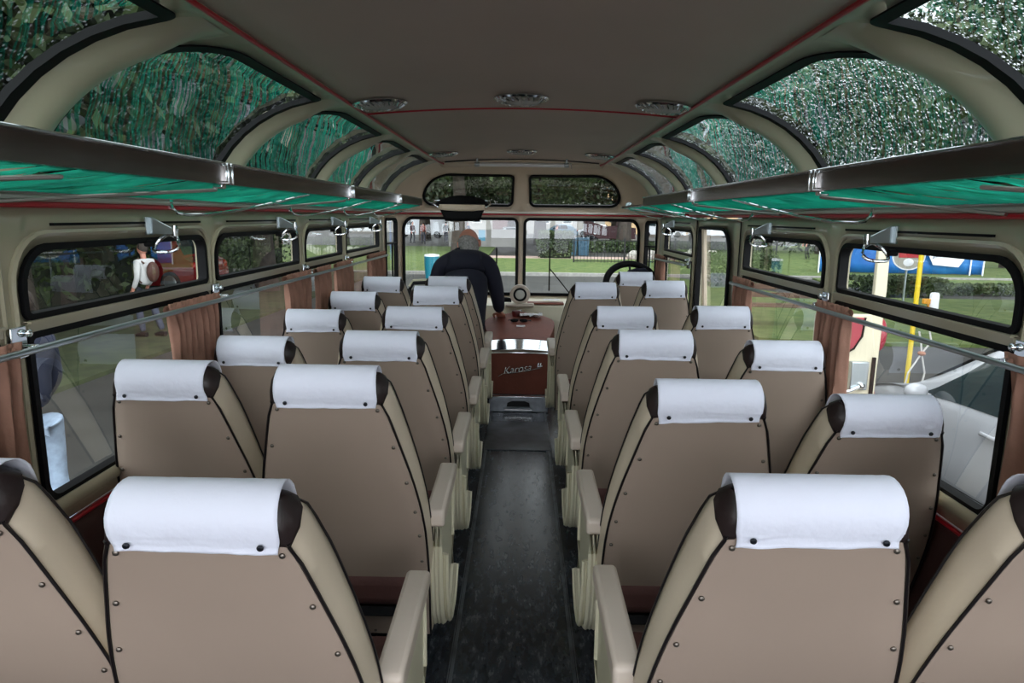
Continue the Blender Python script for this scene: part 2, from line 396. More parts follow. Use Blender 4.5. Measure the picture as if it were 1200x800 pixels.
# roof coves with curved glass
RG = [(-.82, .21), (.35, 1.52), (1.66, 2.66), (2.80, 3.83), (3.96, 4.82), (4.95, 5.78)]
for side, nm in ((-1, 'left'), (1, 'right')):
    holes = [[(p[0]+.30*(p[1]-1.63), p[1]) for p in rrect(a, b, 1.60, 2.14, [.05, .03, .04, .24], 10)] for a, b in RG]
    o = sheet(MB(), side, rect(SB, 6.12, V0, V0+VA), holes, step=.09).build('ceiling_'+nm, M_WALL, solid=.006, ref=Vector((0, 3, 1.2))); struct(o)
    for P in holes: window(side, P, M_GLASSR if side < 0 else M_GLASSR2, gin=.030, gout=.004, rib=.006, deep=-.0125)
    rb = MB()
    for (a, b), (c, d) in zip(RG, RG[1:]+[(6.05, 0)]):
        m_ = (b+c)/2+.012; hw = (c-b)/2+.012
        def rf(u, v, m_=m_, hw=hw): 
            sx = m_+(u*2-1)*hw+.30*(-.07+v*.62); return F(side, sx, 1.56+v*.62, .001+.046*math.cos((u-.5)*math.pi)*min(1, (1-v)*4+.05))
        rb.grid(rf, 8, 20)
    struct(rb.build('beam_'+nm, M_WALL, fix=True))
    t = MB(); t.tube([F(side, s_, V0-.006, .008) for s_ in [SB, 2, 4, 5.8]+[5.8+LF*k/24 for k in range(1, 25)]], .008); struct(t.build('trim_11' if side < 0 else 'trim_12', M_RED))
    t = MB(); t.tube([F(side, s_, V0+.012, .008) for s_ in [SB, 2, 4, 5.8]+[5.8+LF*k/24 for k in range(1, 25)]], .010); struct(t.build('trim_13' if side < 0 else 'trim_14', M_WHITEPIPE))
    t = MB(); t.tube([(side*.705, SB, 1.945), (side*.705, 5.95, 1.945), (side*.68, 6.1, 1.94)], .007); struct(t.build('trim_15' if side < 0 else 'trim_16', M_RED))
dm = MB(); FU = rrect(SC-.98, SC-.085, 1.60, 1.95, [.12, .05, .05, .18])
for side in (-1, 1): sheet(dm, side, rect(6.12, SC, V0, V0+VA), [FU], step=.06)
struct(dm.build('ceiling_front', M_TAN, solid=.02, ref=Vector((0, 3, 1.2))))
for side in (-1, 1): window(side, FU, M_GLASSF, gin=.016)
# flat crowned ceiling
def cz(x): return 1.950+.032*(1-(x/.70)**2)
mb = MB(); mb.grid(lambda u, v: (-.71+1.42*u, SB+(6.02-SB)*v, cz(-.70+1.40*u)), 16, 24)
struct(mb.build('ceiling', M_CEIL, solid=.02, ref=Vector((0, 3, 1.2))))
mb = MB(); mb.grid(lambda u, v: (-.72+1.44*u, 6.02+.26*v, cz(-.70+1.40*u)-.004-.03*v*v), 16, 4); struct(mb.build('trim_17', M_TAN, solid=.02, ref=Vector((0, 3, 1.2))))
mb = MB(); mb.tube([(x/20*.70, 3.23, cz(x/20*.70)-.002) for x in range(-20, 21)], .005); struct(mb.build('trim_18', M_RED))
mb = MB(); mb.tube([(x/20*.66, 6.02, cz(x/20*.66)-.004) for x in range(-20, 21)], .006); struct(mb.build('trim_19', M_HEAD))
# back wall
mb = MB(); sheet(mb, 1, rect(-1.18, 1.18, 0, 1.95), [rrect(-1.1, -.05, .75, 1.85, .12), rrect(.05, 1.1, .75, 1.85, .12)], step=.3, fn=lambda a, b: Vector((a, SB, b))); struct(mb.build('wall_back', M_WALL, solid=.03, ref=Vector((0, 3, 1.2))))
# floor
mb = MB(); mb.box((0, 2.9, -.03), (2.4, 7.6, .06)); struct(mb.build('floor', M_FLOOR, smooth=False))
mb = MB()
for x in (-.205, .205): mb.box((x, 2.2, .002), (.012, 6.0, .004)); 
for x in (-.215, .215): mb.box((x, 2.2, .004), (.003, 6.0, .004))
struct(mb.build('trim_20', mat('scuffed_edge', (.10, .11, .12), .35, .3, var=.4, vscale=12), smooth=False))
# door in the right wall
d = sheet(MB(), 1, DOOR, [DOORW], step=.2, off=-.006).build('door_1', M_WALL, solid=.03, ref=Vector((0, 3, 1.2))); struct(d)
g = window(1, DOORW, M_GLASS, name='door_pane'); g.name = 'window_31'
mb = MB(); mb.tube([F(1, 4.46, 1.43, .0), F(1, 4.33, .9, .0), F(1, 4.28, .35, .0)], .016, 8); mb.build('door_post', M_TAN, d)
mb = MB(); mb.tube([(1.185, 3.715, .03), (1.18, 3.715, 1.5)], .004); mb.tube([(1.185, 4.645, .03), (1.18, 4.645, 1.5)], .004); mb.build('door_seam', M_RUBBER, d)

# ------------------------------------------------------------------ seats
ES = Vector((0, -.320, .9474)); EN = Vector((0, .9474, .320)); TOP = Vector((0, .012, 1.067))
def P3(x, d, n): return TOP - ES*d + EN*n + Vector((x, 0, 0))
HF = [(0, .120), (.02, .143), (.05, .156), (.10, .167), (.15, .178), (.21, .193), (.28, .209), (.35, .222), (.42, .232), (.5, .238), (.6, .240), (.75, .237), (.95, .230)]
HR = [(0, .110), (.02, .130), (.058, .137), (.09, .153), (.14, .166), (.21, .183), (.28, .200), (.35, .214), (.42, .225), (.5, .232), (.6, .234), (.75, .231), (.95, .224)]
TK = [(0, .070), (.05, .086), (.15, .098), (.3, .085), (.5, .075), (.7, .08), (.90, .09)]
def hf(d): return smooth_tab(HF, d)
def hr(d): return smooth_tab(HR, d)
def tk(d): return lerp_tab(TK, d)
def topround(d, t):
    r = .042
    if d >= r: return 0, t
    k = r*(1-math.sqrt(max(0, 1-(1-d/r)**2))); return k, t-k
DD = [0, .002, .006, .012, .02, .03, .042, .06, .08, .1, .12, .14, .17, .2, .24, .28, .34, .4, .46, .52, .58, .64, .7, .76, .82, .89, .945]
def shell_grid():
    V = []; Fc = []; m = None
    for d in DD:
        n0, n1 = topround(d, tk(d)); a, b = hr(d), hf(d)
        ring = []
        for k in range(7): ring.append((-a+2*a*k/6, n0))
        ring += [(a+(b-a)*.75, n0+(n1-n0)*.3), (b+.004, n0+(n1-n0)*.6), (b, n0+(n1-n0)*.85), (b-.022, n1)]
        for k in range(1, 6): ring.append((b-.022-2*(b-.022)*k/6, n1+.012*math.sin(k/6*math.pi)))
        ring += [(-b+.022, n1), (-b, n0+(n1-n0)*.85), (-b-.004, n0+(n1-n0)*.6), (-a-(b-a)*.75, n0+(n1-n0)*.3)]
        m = len(ring)
        V += [P3(x, d, n) for x, n in ring]
    for i in range(len(DD)-1):
        for k in range(m): Fc.append((i*m+k, i*m+(k+1) % m, (i+1)*m+(k+1) % m, (i+1)*m+k))
    Fc += [tuple(range(m-1, -1, -1)), tuple((len(DD)-1)*m+k for k in range(m))]
    return MB().add(V, Fc)
def ring_at(d):
    d = max(d, 0); n0, n1 = topround(d, tk(d)); a, b = hr(d), hf(d)
    ring = [(-a+2*a*k/6, n0) for k in range(7)]
    ring += [(a+(b-a)*.75, n0+(n1-n0)*.3), (b+.004, n0+(n1-n0)*.6), (b, n0+(n1-n0)*.85), (b-.022, n1)]
    for k in range(1, 6): ring.append((b-.022-2*(b-.022)*k/6, n1+.012*math.sin(k/6*math.pi)))
    ring += [(-b+.022, n1), (-b, n0+(n1-n0)*.85), (-b-.004, n0+(n1-n0)*.6), (-a-(b-a)*.75, n0+(n1-n0)*.3)]
    return ring, n0, n1, b
def head_grid():
    # padded dark roll over the top: deep on the rear and front faces, shallow at the shoulders
    DM = {7: .056, 8: .034, 9: .022, 10: .030, 16: .030, 17: .022, 18: .034, 19: .056}; rows = 13; V = []; Fc = []; m = 20
    for j in range(rows+1):
        t = (j/rows)**1.4
        for k in range(m):
            d = t*DM.get(k, .074); ring, n0, n1, b = ring_at(d); x, n = ring[k]; c = (n0+n1)/2; g = .0045 if j < rows else -.002
            hgt = max(n1-n0, .01)
            x2 = x+g*(x/max(b, .01))*1.2; n2 = n+g*max(-1, min(1, (n-c)/(hgt/2)))
            if 11 <= k <= 15: n2 += .006*math.sin(min(t*1.1, 1)*math.pi)
            V.append(P3(x2, d-.006*(1-t), n2))
    for i in range(rows):
        for k in range(m): Fc.append((i*m+k, i*m+(k+1) % m, (i+1)*m+(k+1) % m, (i+1)*m+k))
    Fc += [tuple(range(m-1, -1, -1))]
    return MB().add(V, Fc)
def cover_mesh(seed):
    rnd = random.Random(seed); ox, oy = rnd.uniform(0, 50), rnd.uniform(0, 50); sl = rnd.uniform(-.004, .004)
    path = []                                   # (d, n) from the rear hem over the top to the front hem
    for k in range(17): path.append((.122-.122*k/16+.0, -.011))
    r = .052
    path = [(.073-.031*k/9, -.010) for k in range(10)]
    t0 = tk(.03)+.029
    for k in range(1, 12):
        q = math.pi*k/12; path.append((.040-.0545*math.sin(q), -.010+(t0)*(1-math.cos(q))/2))
    path += [(.042+.11*k/8, t0-.010) for k in range(9)]
    nv = len(path)-1
    def fn(u, v):
        i = min(int(round(v*nv)), nv); d, n = path[i]; x = (u*2-1)*(.1305+.003*math.sin(v*9+seed))
        e = abs(v-.5)*2
        wv = noise.noise(Vector((x*14+ox, v*9+oy, 0)))*.0035*e + noise.noise(Vector((x*34+ox, v*30+oy, 3)))*.0014
        lift = .003*max(0, 1-v*10) if v < .1 else 0
        sgn = -1 if v < .42 else (1 if v > .58 else 0)
        dd = d + (sl*(u*2-1) + .003*noise.noise(Vector((x*20+oy, 7, ox))))*(1 if v < .3 else 0)
        return P3(x, dd, n + sgn*(abs(wv)+lift) if sgn else n) - (ES*0 if sgn else Vector((0, 0, 0))) + (Vector((0, 0, abs(wv))) if not sgn else Vector((0, 0, 0)))
    return MB().grid(fn, 36, nv)
stud_mb = MB().lathe([(.0001, -.003), (.0062, -.003), (.0068, 0), (.005, .0025), (.0025, .0035), (.0001, .0036)], 10)
ROTN = Matrix.Rotation(math.acos(-.32)*1, 3, 'X')   # turned per stud below
def stud_obj(mesh, name, p, parent, scale=1):
    o = bpy.data.objects.new(name, mesh); C.objects.link(o); o.parent = parent; o.location = p
    o.rotation_euler = Vector((0, 0, 1)).rotation_difference(-EN).to_euler(); o.scale = (scale,)*3; return o
_s = stud_mb.build('stud', M_STUD); STUD_MESH = _s.data; bpy.data.objects.remove(_s)
_s = MB().lathe([(.0001, -.003), (.0078, -.003), (.0082, .001), (.006, .004), (.003, .0035), (.0001, .003)], 12).build('snap', M_SNAP); SNAP_MESH = _s.data; bpy.data.objects.remove(_s)
def make_seat(arm):     # arm: -1, +1 side of the armrest, 0 none
    root = thing('coach_seat', '', 'seat')
    shell_grid().build('backrest', M_CREAM, root, angle=75)
    head_grid().build('headrest', M_HEAD, root, angle=70)
    def pf(u, v):
        d = .063+(.940-.063)*v; a = hr(d)-.004; x = (u*2-1)*a
        e = min(1, (1-abs(u*2-1))*6)*min(1, (1-v)*14+.1)
        return P3(x, d, -.003-.007*e*(.6+.4*math.sin(v*3.1)))
    MB().grid(pf, 20, 30).build('back_panel', M_TAUPE, root)
    L_ = [P3(-hr(.094)+.01, .059, -.004)]+[P3(-hr(d)-.001, d, -.003) for d in [.068+.870*k/24 for k in range(25)]]
    Rr = [P3(hr(.094)-.01, .059, -.004)]+[P3(hr(d)+.001, d, -.003) for d in [.068+.870*k/24 for k in range(25)]]
    MB().tube(L_, .0034, 6).tube(Rr, .0034, 6).build('rear_piping', M_PIPE, root)
    A = []
    for sg in (-1, 1):
        pts = []
        for k in range(30):
            d = .012+.928*k/29; n0, n1 = topround(d, tk(d)); pts.append(P3(sg*(hf(d)+.001), d, n0+(n1-n0)*.86))
        A.append(pts)
    MB().tube(A[0], .0030, 6).tube(A[1], .0030, 6).build('front_piping', M_PIPE, root)
    for sg in (-1, 1):
        for d in (.082, .200, .32, .425, .515, .615, .71, .80):
            stud_obj(STUD_MESH, 'stud', P3(sg*(hr(d)-.017), d, -.0085), root, .8)
    for x in (-.15, -.05, .05, .15): stud_obj(STUD_MESH, 'stud', P3(x, .925, -.006), root, .8)
    # cushion, frame, legs
    MB().box((0, .44, .375), (.425, .46, .11)).build('seat_cushion', mat('brown_seat_fabric', (.085, .032, .028), .8, bump=.2, bscale=60), root, bevel=.035)
    MB().box((0, .45, .292), (.40, .42, .035)).build('seat_frame', M_LEG, root, bevel=.006)
    for sg in (-1, 1):
        MB().prism([(.30, 0), (.56, 0), (.54, .03), (.49, .05), (.47, .28), (.40, .28), (.38, .05), (.32, .03)], sg*.16-.012, sg*.16+.012).build('leg', M_LEG, root)
    if arm:
        a = arm
        pm = MB(); x0, x1 = sorted((a*.222, a*.280)); pm.prism([(.235, .572), (.235, .618), (.25, .626), (.62, .632), (.645, .622), (.645, .585), (.60, .578)], x0, x1)
        pm.build('armrest_pad', M_ARM, root, bevel=.010)
        outl = [(.275, .575), (.262, .50), (.262, .42), (.272, .34), (.297, .26), (.34, .20), (.40, .172), (.48, .170), (.55, .20), (.605, .26), (.63, .36), (.635, .48), (.625, .575)]
        MB().box((a*.215, .45, .30), (.06, .06, .04)).build('armrest_bracket', M_LEG, root)
        x0, x1 = sorted((a*.236, a*.262)); MB().prism(inset(outl, .006), x0, x1).build('armrest_panel', M_ARMP, root)
        rm = MB()
        for xx, rr_ in ((a*.236, .009), (a*.262, .009), (a*.249, .008)):
            rm.tube([(xx, p[0], p[1]) for p in outl], rr_, 6, closed=True)
        # outer half hoop that stands proud towards the aisle
        rm.tube([(a*.278, p[0]+.045, p[1]*.90) for p in outl[1:10]], .007, 6)
        rm.tube([(a*.270, p[0]+.050, p[1]*.90) for p in outl[1:10]], .007, 6)
        rm.build('armrest_rim', M_ARMP, root)
    return root
def copy_tree(o, parent=None):
    c = o.copy(); C.objects.link(c)
    if parent: c.parent = parent
    for ch in list(o.children):
        if ch.name.split('.')[0] != 'headrest_cover': copy_tree(ch, c)
    return c
PROTO = {-1: None, 1: None, 0: None}
SEATS = [
 # x, y, arm, tilt, label
 (-.49, .955, 1, -.015, 'nearest aisle seat on the left, beige back with large white headrest cloth, shown almost whole'),
 (-.49, 1.675, 1, .012, 'second aisle seat from the camera in the left column, white headrest cloth'),
 (-.49, 2.36, 1, -.01, 'third aisle seat from the camera in the left column, white headrest cloth'),
 (-.482, 3.08, 1, -.015, 'fourth aisle seat from the camera in the left column, white headrest cloth'),
 (-.478, 3.87, 1, 0, 'fifth aisle seat from the camera in the left column, next to last before the man'),
 (-.482, 4.52, 1, 0, 'farthest aisle seat on the left, right behind the man in navy'),
 (-.95, .985, 0, 0, 'left window seat cut by the lower left corner, only its side bolster showing'),
 (-.965, 1.765, 0, 0, 'second window seat on the left, beside the bare stretch of dark window'),
 (-.945, 2.34, 0, -.03, 'third window seat on the left, beside the widest brown curtain'),
 (-.945, 3.06, 0, -.03, 'fourth window seat on the left, before the second curtain bunch'),
 (-.92, 3.72, 0, -.02, 'fifth window seat on the left, partly behind the one in front of it'),
 (-.93, 4.56, 0, -.01, 'farthest window seat on the left, beside the last curtain before the quarter window'),
 (.485, .99, -1, -.006, 'nearest aisle seat on the right, beige back with large white headrest cloth, shown almost whole'),
 (.495, 1.665, -1, -.008, 'second aisle seat from the camera in the right column, white headrest cloth'),
 (.498, 2.40, -1, 0, 'third aisle seat from the camera in the right column, white headrest cloth'),
 (.50, 3.15, -1, -.01, 'fourth aisle seat from the camera in the right column, white headrest cloth'),
 (.483, 4.30, -1, -.006, 'farthest aisle seat on the right, behind the engine cover'),
 (.955, .99, 0, 0, 'right window seat cut by the lower right corner, only its side bolster showing'),
 (.95, 1.65, 0, -.035, 'second window seat on the right, in front of the white car outside'),
 (.95, 2.34, 0, -.02, 'third window seat on the right, just left of the brown curtain'),
 (.95, 3.12, 0, 0, 'fourth window seat on the right, below the tall door window'),
 (.915, 4.26, 0, .012, 'fifth window seat on the right, directly behind the driver seat'),
 (.87, 5.10, 0, 0, 'driver seat with white headrest cloth, in front of the black steering wheel'),
]
for i, (x, y, arm, dz, lab) in enumerate(SEATS):
    if PROTO[arm] is None: PROTO[arm] = make_seat(arm); s_ = PROTO[arm]
    else: s_ = copy_tree(PROTO[arm])
    s_.location = (x, y, 0); s_.scale = (1 if arm else .94, 1, 1+dz)
    tag(s_, lab, 'seat', 'coach seats in rows on both sides of the aisle')
    cv = cover_mesh(i*13+5).build('headrest_cover', M_COVER, s_, angle=80, solid=.002); cv['label'] = 'white linen headrest cloth with two dark snaps'
    for sx in (-.104, .104): stud_obj(SNAP_MESH, 'snap', P3(sx, .057, -.0165), cv, .68)

# ------------------------------------------------------------------ luggage racks
def rack(side, y0, y1, name, label, clamps, bars, rods):
    root = thing(name, label, 'luggage rack', (side*1.0, (y0+y1)/2, 1.57)); off = Vector((side*1.0, (y0+y1)/2, 1.57))
    Q = lambda x, y, z: Vector((side*x, y, z))-off
    prof = [(-.012, -.030), (.012, -.030), (.016, -.012), (.010, 0), (.015, .012), (.012, .024), (.004, .031), (-.010, .029), (-.013, .010)]
    pts = [Q(.868, y0, 1.612)+Vector((side*px, 0, pz)) for px, pz in prof]; pts2 = [p+Vector((0, y1-y0-.05, 0)) for p in pts]
    pts3 = [Q(.868, y1, 1.612)+Vector((side*px*.3, 0, pz*.3)) for px, pz in prof]
    n = len(prof); Fc = []
    for r_ in range(2):
        for i in range(n): Fc.append((r_*n+i, r_*n+(i+1) % n, (r_+1)*n+(i+1) % n, (r_+1)*n+i))
    Fc += [tuple(range(n-1, -1, -1)), tuple(2*n+i for i in range(n))]
    MB().add(pts+pts2+pts3, Fc).build('rail', M_RAIL, root, angle=25)
    MB().tube([Q(.852, y0, 1.640), Q(.852, y1-.05, 1.640)], .0035, 6).build('rail_bead', M_CHROME, root)
    MB().tube([Q(1.160, y0, 1.546), Q(1.160, min(y1, 5.9), 1.546)], .006, 8).build('wall_rail', M_STEEL, root)
    net = MB(); k = int((y1-y0)/.024); rnd = random.Random(3)
    for i in range(k):
        ya = y0+.03+(y1-y0-.08)*i/k+rnd.uniform(-.012, .012); yb = ya-.20+rnd.uniform(-.03, .03)
        for (p, q) in ((Q(.872, ya, 1.583), Q(1.155, max(yb, y0), 1.545)),):
            sg_ = -.010+.013*noise.noise(Vector((ya*7, side*3, 0)))+rnd.uniform(-.007, .007); net.tube([p, p*.7+q*.3+Vector((0, 0, sg_*.8)), p*.35+q*.65+Vector((0, 0, sg_*.9)), q], rnd.uniform(.0026, .0040), 4)
    for i in range(k//4):
        ya = y0+.02+(y1-y0-.06)*4*i/k; yb = min(ya+.12+rnd.uniform(-.02, .02), y1)
        p, q = Q(.872, ya, 1.586), Q(1.155, yb, 1.548); net.tube([p, (p+q)/2+Vector((0, 0, -.006)), q], .0026, 4)
    net.build('cord_net', M_TEAL, root)
    for y in clamps:
        c = MB(); c.box(Q(.862, y, 1.611), (.034, .05, .05)); c.box(Q(.862, y-.014, 1.611), (.042, .008, .062)); c.box(Q(.862, y+.014, 1.611), (.042, .008, .062)); c.box(Q(.88, y, 1.577), (.03, .03, .016))
        c.build('clamp', M_CHROME, root, bevel=.004)
    for a, b in bars:
        MB().tube([Q(.875, a, 1.564), Q(1.155, b, 1.518)], .012, 6, rz=.005).build('cross_bar', mat('bar_steel', (.38, .33, .31), .35, .8), root)
    for y in rods:
        pts = [Q(1.172, y, 1.545), Q(1.160, y, 1.515), Q(1.150, y+.01, 1.497), Q(1.135, y+.04, 1.491), Q(1.10, y+.12, 1.493), Q(1.04, y+.28, 1.512), Q(.96, y+.45, 1.545), Q(.885, y+.60, 1.580)]
        MB().tube(pts, .0052, 6).box(Q(1.168, y, 1.53), (.012, .022, .04)).build('support_rod', M_CHROME, root)
    return root
rack(-1, .35, 6.05, 'luggage_rack', 'long luggage rack of teal cord above the left windows', [.62, 2.04, 3.52, 4.9], [(1.33, .85), (2.0, 1.5), (3.45, 3.0)], [2.31, 3.50, 4.56, 5.45])
rack(1, .35, 4.95, 'luggage_rack', 'long luggage rack of teal cord above the right windows', [.62, 2.04, 3.52], [(1.33, .95), (2.03, 1.66), (3.5, 3.1)], [2.31, 3.50, 4.2])
fr = thing('front_luggage_rack', 'short teal luggage rack at the right front, beyond the long one', 'luggage rack', (1.0, 5.5, 1.56))
net = MB(); rnd = random.Random(9)
for i in range(75):
    y = 4.98+1.05*i/75; x1 = min(1.155, F(1, min(y, 6), 1.5).x-.03); net.tube([(-.14, y-5.5, .02), (0, y-5.5+rnd.uniform(-.03, .03), 0), (x1-1, y-5.58, -.02)], .003, 4)
net.build('cord_net', M_TEAL, fr)
MB().tube([(-.14, -.52, .024), (-.14, .40, .024), (-.12, .52, .024), (-.02, .6, .02)], .009, 8).build('rail', M_RAIL, fr)
MB().tube([(.155, -.52, -.02), (.155, .3, -.02), (.12, .5, -.01)], .006, 8).build('wall_rail', M_STEEL, fr)
MB().tube([(.165, .1, -.03), (.14, .12, -.065), (.05, .25, -.05), (-.12, .45, .02)], .004, 6).build('support_rod', M_CHROME, fr)
gb = thing('grab_rail', 'polished chrome tube slanting under the front right rack', 'grab rail', (.9, 5.8, 1.58))
MB().tube([(0, 0, .012), (.15, -1.0, -.055), (.21, -1.15, -.065)], .019, 12).build('tube', M_CHROME, gb)
MB().lathe([(.0001, -.03), (.028, -.03), (.03, 0), (.024, .02), (.0001, .022)], 14, c=(-.004, .02, .016), M=Matrix.Rotation(R(-90), 3, 'X')).build('end_socket', M_STEEL, gb)
# ------------------------------------------------------------------ window latch handles
def latch(side, y, lab, sc=1):
    root = thing('window_latch', lab, 'latch', (side*1.172, y, 1.458), group='chrome window latches'); root.scale = (.86, .9, .9)
    s = -side
    MB().prism([(0, .028), (s*.018, .028), (s*.098, -.012), (s*.098, -.030), (0, -.030)], -.004, .004, 'y').box((s*.004, 0, -.002), (.008, .045, .062)).build('bracket', M_STEEL, root, bevel=.002)
    MB().lathe([(.0001, -.018), (.011, -.018), (.012, 0), (.011, .018), (.0001, .018)], 12, c=(s*.098, 0, -.018)).build('pivot', M_CHROME, root)
    ring = []
    for k in range(20):
        q = 2*math.pi*k/20; a = math.cos(q); b = math.sin(q)
        ring.append((s*(.062+.044*a+.012*b), .012*b, -.062+.030*b-.012*a*a))
    MB().tube(ring, .0065, 8, closed=True).build('ring_handle', M_CHROME, root)
    MB().lathe([(.0001, -.015), (.012, -.015), (.012, .015), (.0001, .015)], 10, c=(s*.012, -.02, -.062), M=Matrix.Rotation(R(90), 3, 'Y')).build('catch', M_RUBBER, root)
for (sd, y, lab) in ((-1, 2.17, 'chrome ring latch over the first left window, nearest the camera'), (-1, 3.33, 'chrome ring latch over the second left window'), (-1, 4.28, 'chrome ring latch over the third, short left window'), (-1, 5.35, 'chrome ring latch over the farthest left side window'),
                     (1, 2.17, 'chrome ring latch over the right window with the blue banner behind'), (1, 3.25, 'chrome ring latch over the second right window, before the door'), (1, 5.3, 'chrome ring latch over the right window beyond the door')):
    latch(sd, y, lab)
# ------------------------------------------------------------------ curtain rods and curtains
def rod(side, y0, y1, lab, br):
    root = thing('curtain_rod', lab, 'curtain rod', (side*1.12, y0, 1.185))
    MB().tube([(0, 0, 0), (0, y1-y0, -.02)], .0085, 10).build('rod', M_STEEL, root)
    for y in br:
        z = 0
        MB().box((side*.045, y-y0, z+.01), (.014, .05, .075)).tube([(side*.04, y-y0, z), (-side*.004, y-y0, z)], .009, 8).ball((side*.03, y-y0+.02, z+.03), .010, 8, 6).build('bracket', M_CHROME, root, bevel=.002)
rod(-1, .5, 5.78, 'long grey curtain rod along the left windows', [1.55, 2.595, 3.68, 4.56])
rod(1, .5, 3.64, 'grey curtain rod along the rear right windows', [1.55, 2.585])
rod(1, 4.72, 5.75, 'short grey curtain rod beyond the right door', [4.76])
def curtain(side, y0, y1, zb, lab, seed, folds=7, amp=.018):
    rnd = random.Random(seed); ph = rnd.uniform(0, 6)
    root = thing('curtain', lab, 'curtain', (side*1.135, (y0+y1)/2, 1.185), group='brown window curtains')
    w_ = y1-y0
    def fn(u, v):
        z = .022-v*(1.205-zb); sq = 1-.10*math.sin(min(v*3, 1)*math.pi/2)
        y = (u-.5)*w_*(sq+.05*v); a = amp*(.35+.65*min(v*5, 1))
        x = a*math.sin(u*folds*2*math.pi+ph+.6*math.sin(v*2+ph))+.004*math.sin(u*folds*5*math.pi+v*3)
        if v < .06: x = (x*.5)+(-side)*.010
        return (x-side*.004*0, y+.006*math.sin(v*4+u*9), z)
    MB().grid(fn, int(folds*12), 24).build('cloth', M_CURT, root, fix=True, solid=.0015, angle=80)
    def hd(u, v):
        q = v*2*math.pi; return ((.013+.003*math.sin(u*folds*6*math.pi))*math.cos(q), (u-.5)*w_*.98, (.014+.003*math.sin(u*folds*6*math.pi+1))*math.sin(q))
    MB().grid(hd, int(folds*12), 10).build('gathered_heading', M_CURT, root)
curtain(-1, 1.20, 1.505, .80, 'brown curtain at the left edge of the picture', 1, 5)
curtain(-1, 2.17, 2.55, .76, 'wide brown curtain bunch on the left, beside the first window', 2, 8)
curtain(-1, 3.28, 3.66, .76, 'brown curtain bunch on the left by the third pillar', 3, 7)
curtain(-1, 3.78, 4.05, .76, 'brown curtain hanging in the short third left window, near half', 4, 5)
curtain(-1, 4.20, 4.60, .76, 'brown curtain by the left pillar before the last side window', 5, 7)
curtain(-1, 5.10, 5.72, .76, 'farthest brown curtain on the left, next to the quarter window', 6, 10)
curtain(1, 1.16, 1.56, .72, 'brown curtain at the right edge of the picture, over the white car', 7, 5)
curtain(1, 2.33, 2.58, .76, 'brown curtain bunch on the right, in front of the cream and red vehicle', 8, 6)
curtain(1, 3.34, 3.62, .76, 'brown curtain on the right just before the door', 9, 5)
curtain(1, 5.42, 5.74, .76, 'farthest brown curtain on the right, beyond the door', 10, 6)
# ------------------------------------------------------------------ ceiling lamps
M_LENS = mat('frosted_lens', (.38, .37, .35), .25, spec=.6)
def lamp(x, y, lab):
    root = thing('ceiling_lamp', lab, 'ceiling lamp', (x, y, cz(x)-.004), group='round ceiling lamps')
    root.rotation_euler = (0, math.atan(2*.032*x/.49), 0)
    MB().lathe([(.112, .0), (.114, -.006), (.106, -.012), (.096, -.010), (.096, -.002)], 36).build('bezel', M_CHROME, root, fix=True)
    def ln(r_, q): return -.012-.016*(1-(r_/.097)**2)-.0016*math.sin(q*24)*(r_/.097)
    mb = MB(); n = 96; V = []; Fc = []
    rs = [.097, .085, .07, .055, .04, .025, .010]
    for r_ in rs:
        for k in range(n): q = 2*math.pi*k/n; V.append((r_*math.cos(q), r_*math.sin(q), ln(r_, q)))
    for i in range(len(rs)-1):
        for k in range(n): Fc.append((i*n+k, i*n+(k+1) % n, (i+1)*n+(k+1) % n, (i+1)*n+k))
    Fc.append(tuple((len(rs)-1)*n+k for k in range(n))); mb.add(V, Fc).build('lens', M_LENS, root)
    mb = MB()
    for k in range(24):
        q = 2*math.pi*k/24; mb.tube([(.100*math.cos(q), .100*math.sin(q), -.012), (.08*math.cos(q+.13), .08*math.sin(q+.13), -.022)], .0028, 5)
    mb.build('cut_rim', M_CHROME, root)
lamp(0, 2.93, 'middle round ceiling lamp of the near row'); lamp(-.585, 2.95, 'left round ceiling lamp of the near row'); lamp(.585, 2.96, 'right round ceiling lamp of the near row')
lamp(0, 5.25, 'middle round ceiling lamp of the far row'); lamp(-.585, 5.25, 'left round ceiling lamp of the far row'); lamp(.585, 5.3, 'right round ceiling lamp of the far row')
b = thing('blind_roller', 'shiny chrome roller bar across the ceiling above the front windows', 'roller bar', (0, 5.9, 1.925))
MB().tube([(-.36, 0, 0), (.36, 0, -.002)], .018, 14).build('bar', mat('satin_chrome', (.85, .85, .86), .45, .5), b)
for sx, nm in ((-1, 'end_bracket'), (1, 'end_bracket')):
    MB().box((sx*.375, 0, .022), (.014, .03, .075)).lathe([(.0001, -.02), (.02, -.02), (.022, 0), (.02, .02), (.0001, .02)], 12, c=(sx*.375, 0, 0), M=Matrix.Rotation(R(90), 3, 'Y')).build(nm, M_STEEL, b, bevel=.003)
MB().tube([(.375, -.01, 0), (.41, -.03, .01), (.415, -.03, -.03)], .006, 6).build('crank', M_CHROME, b)
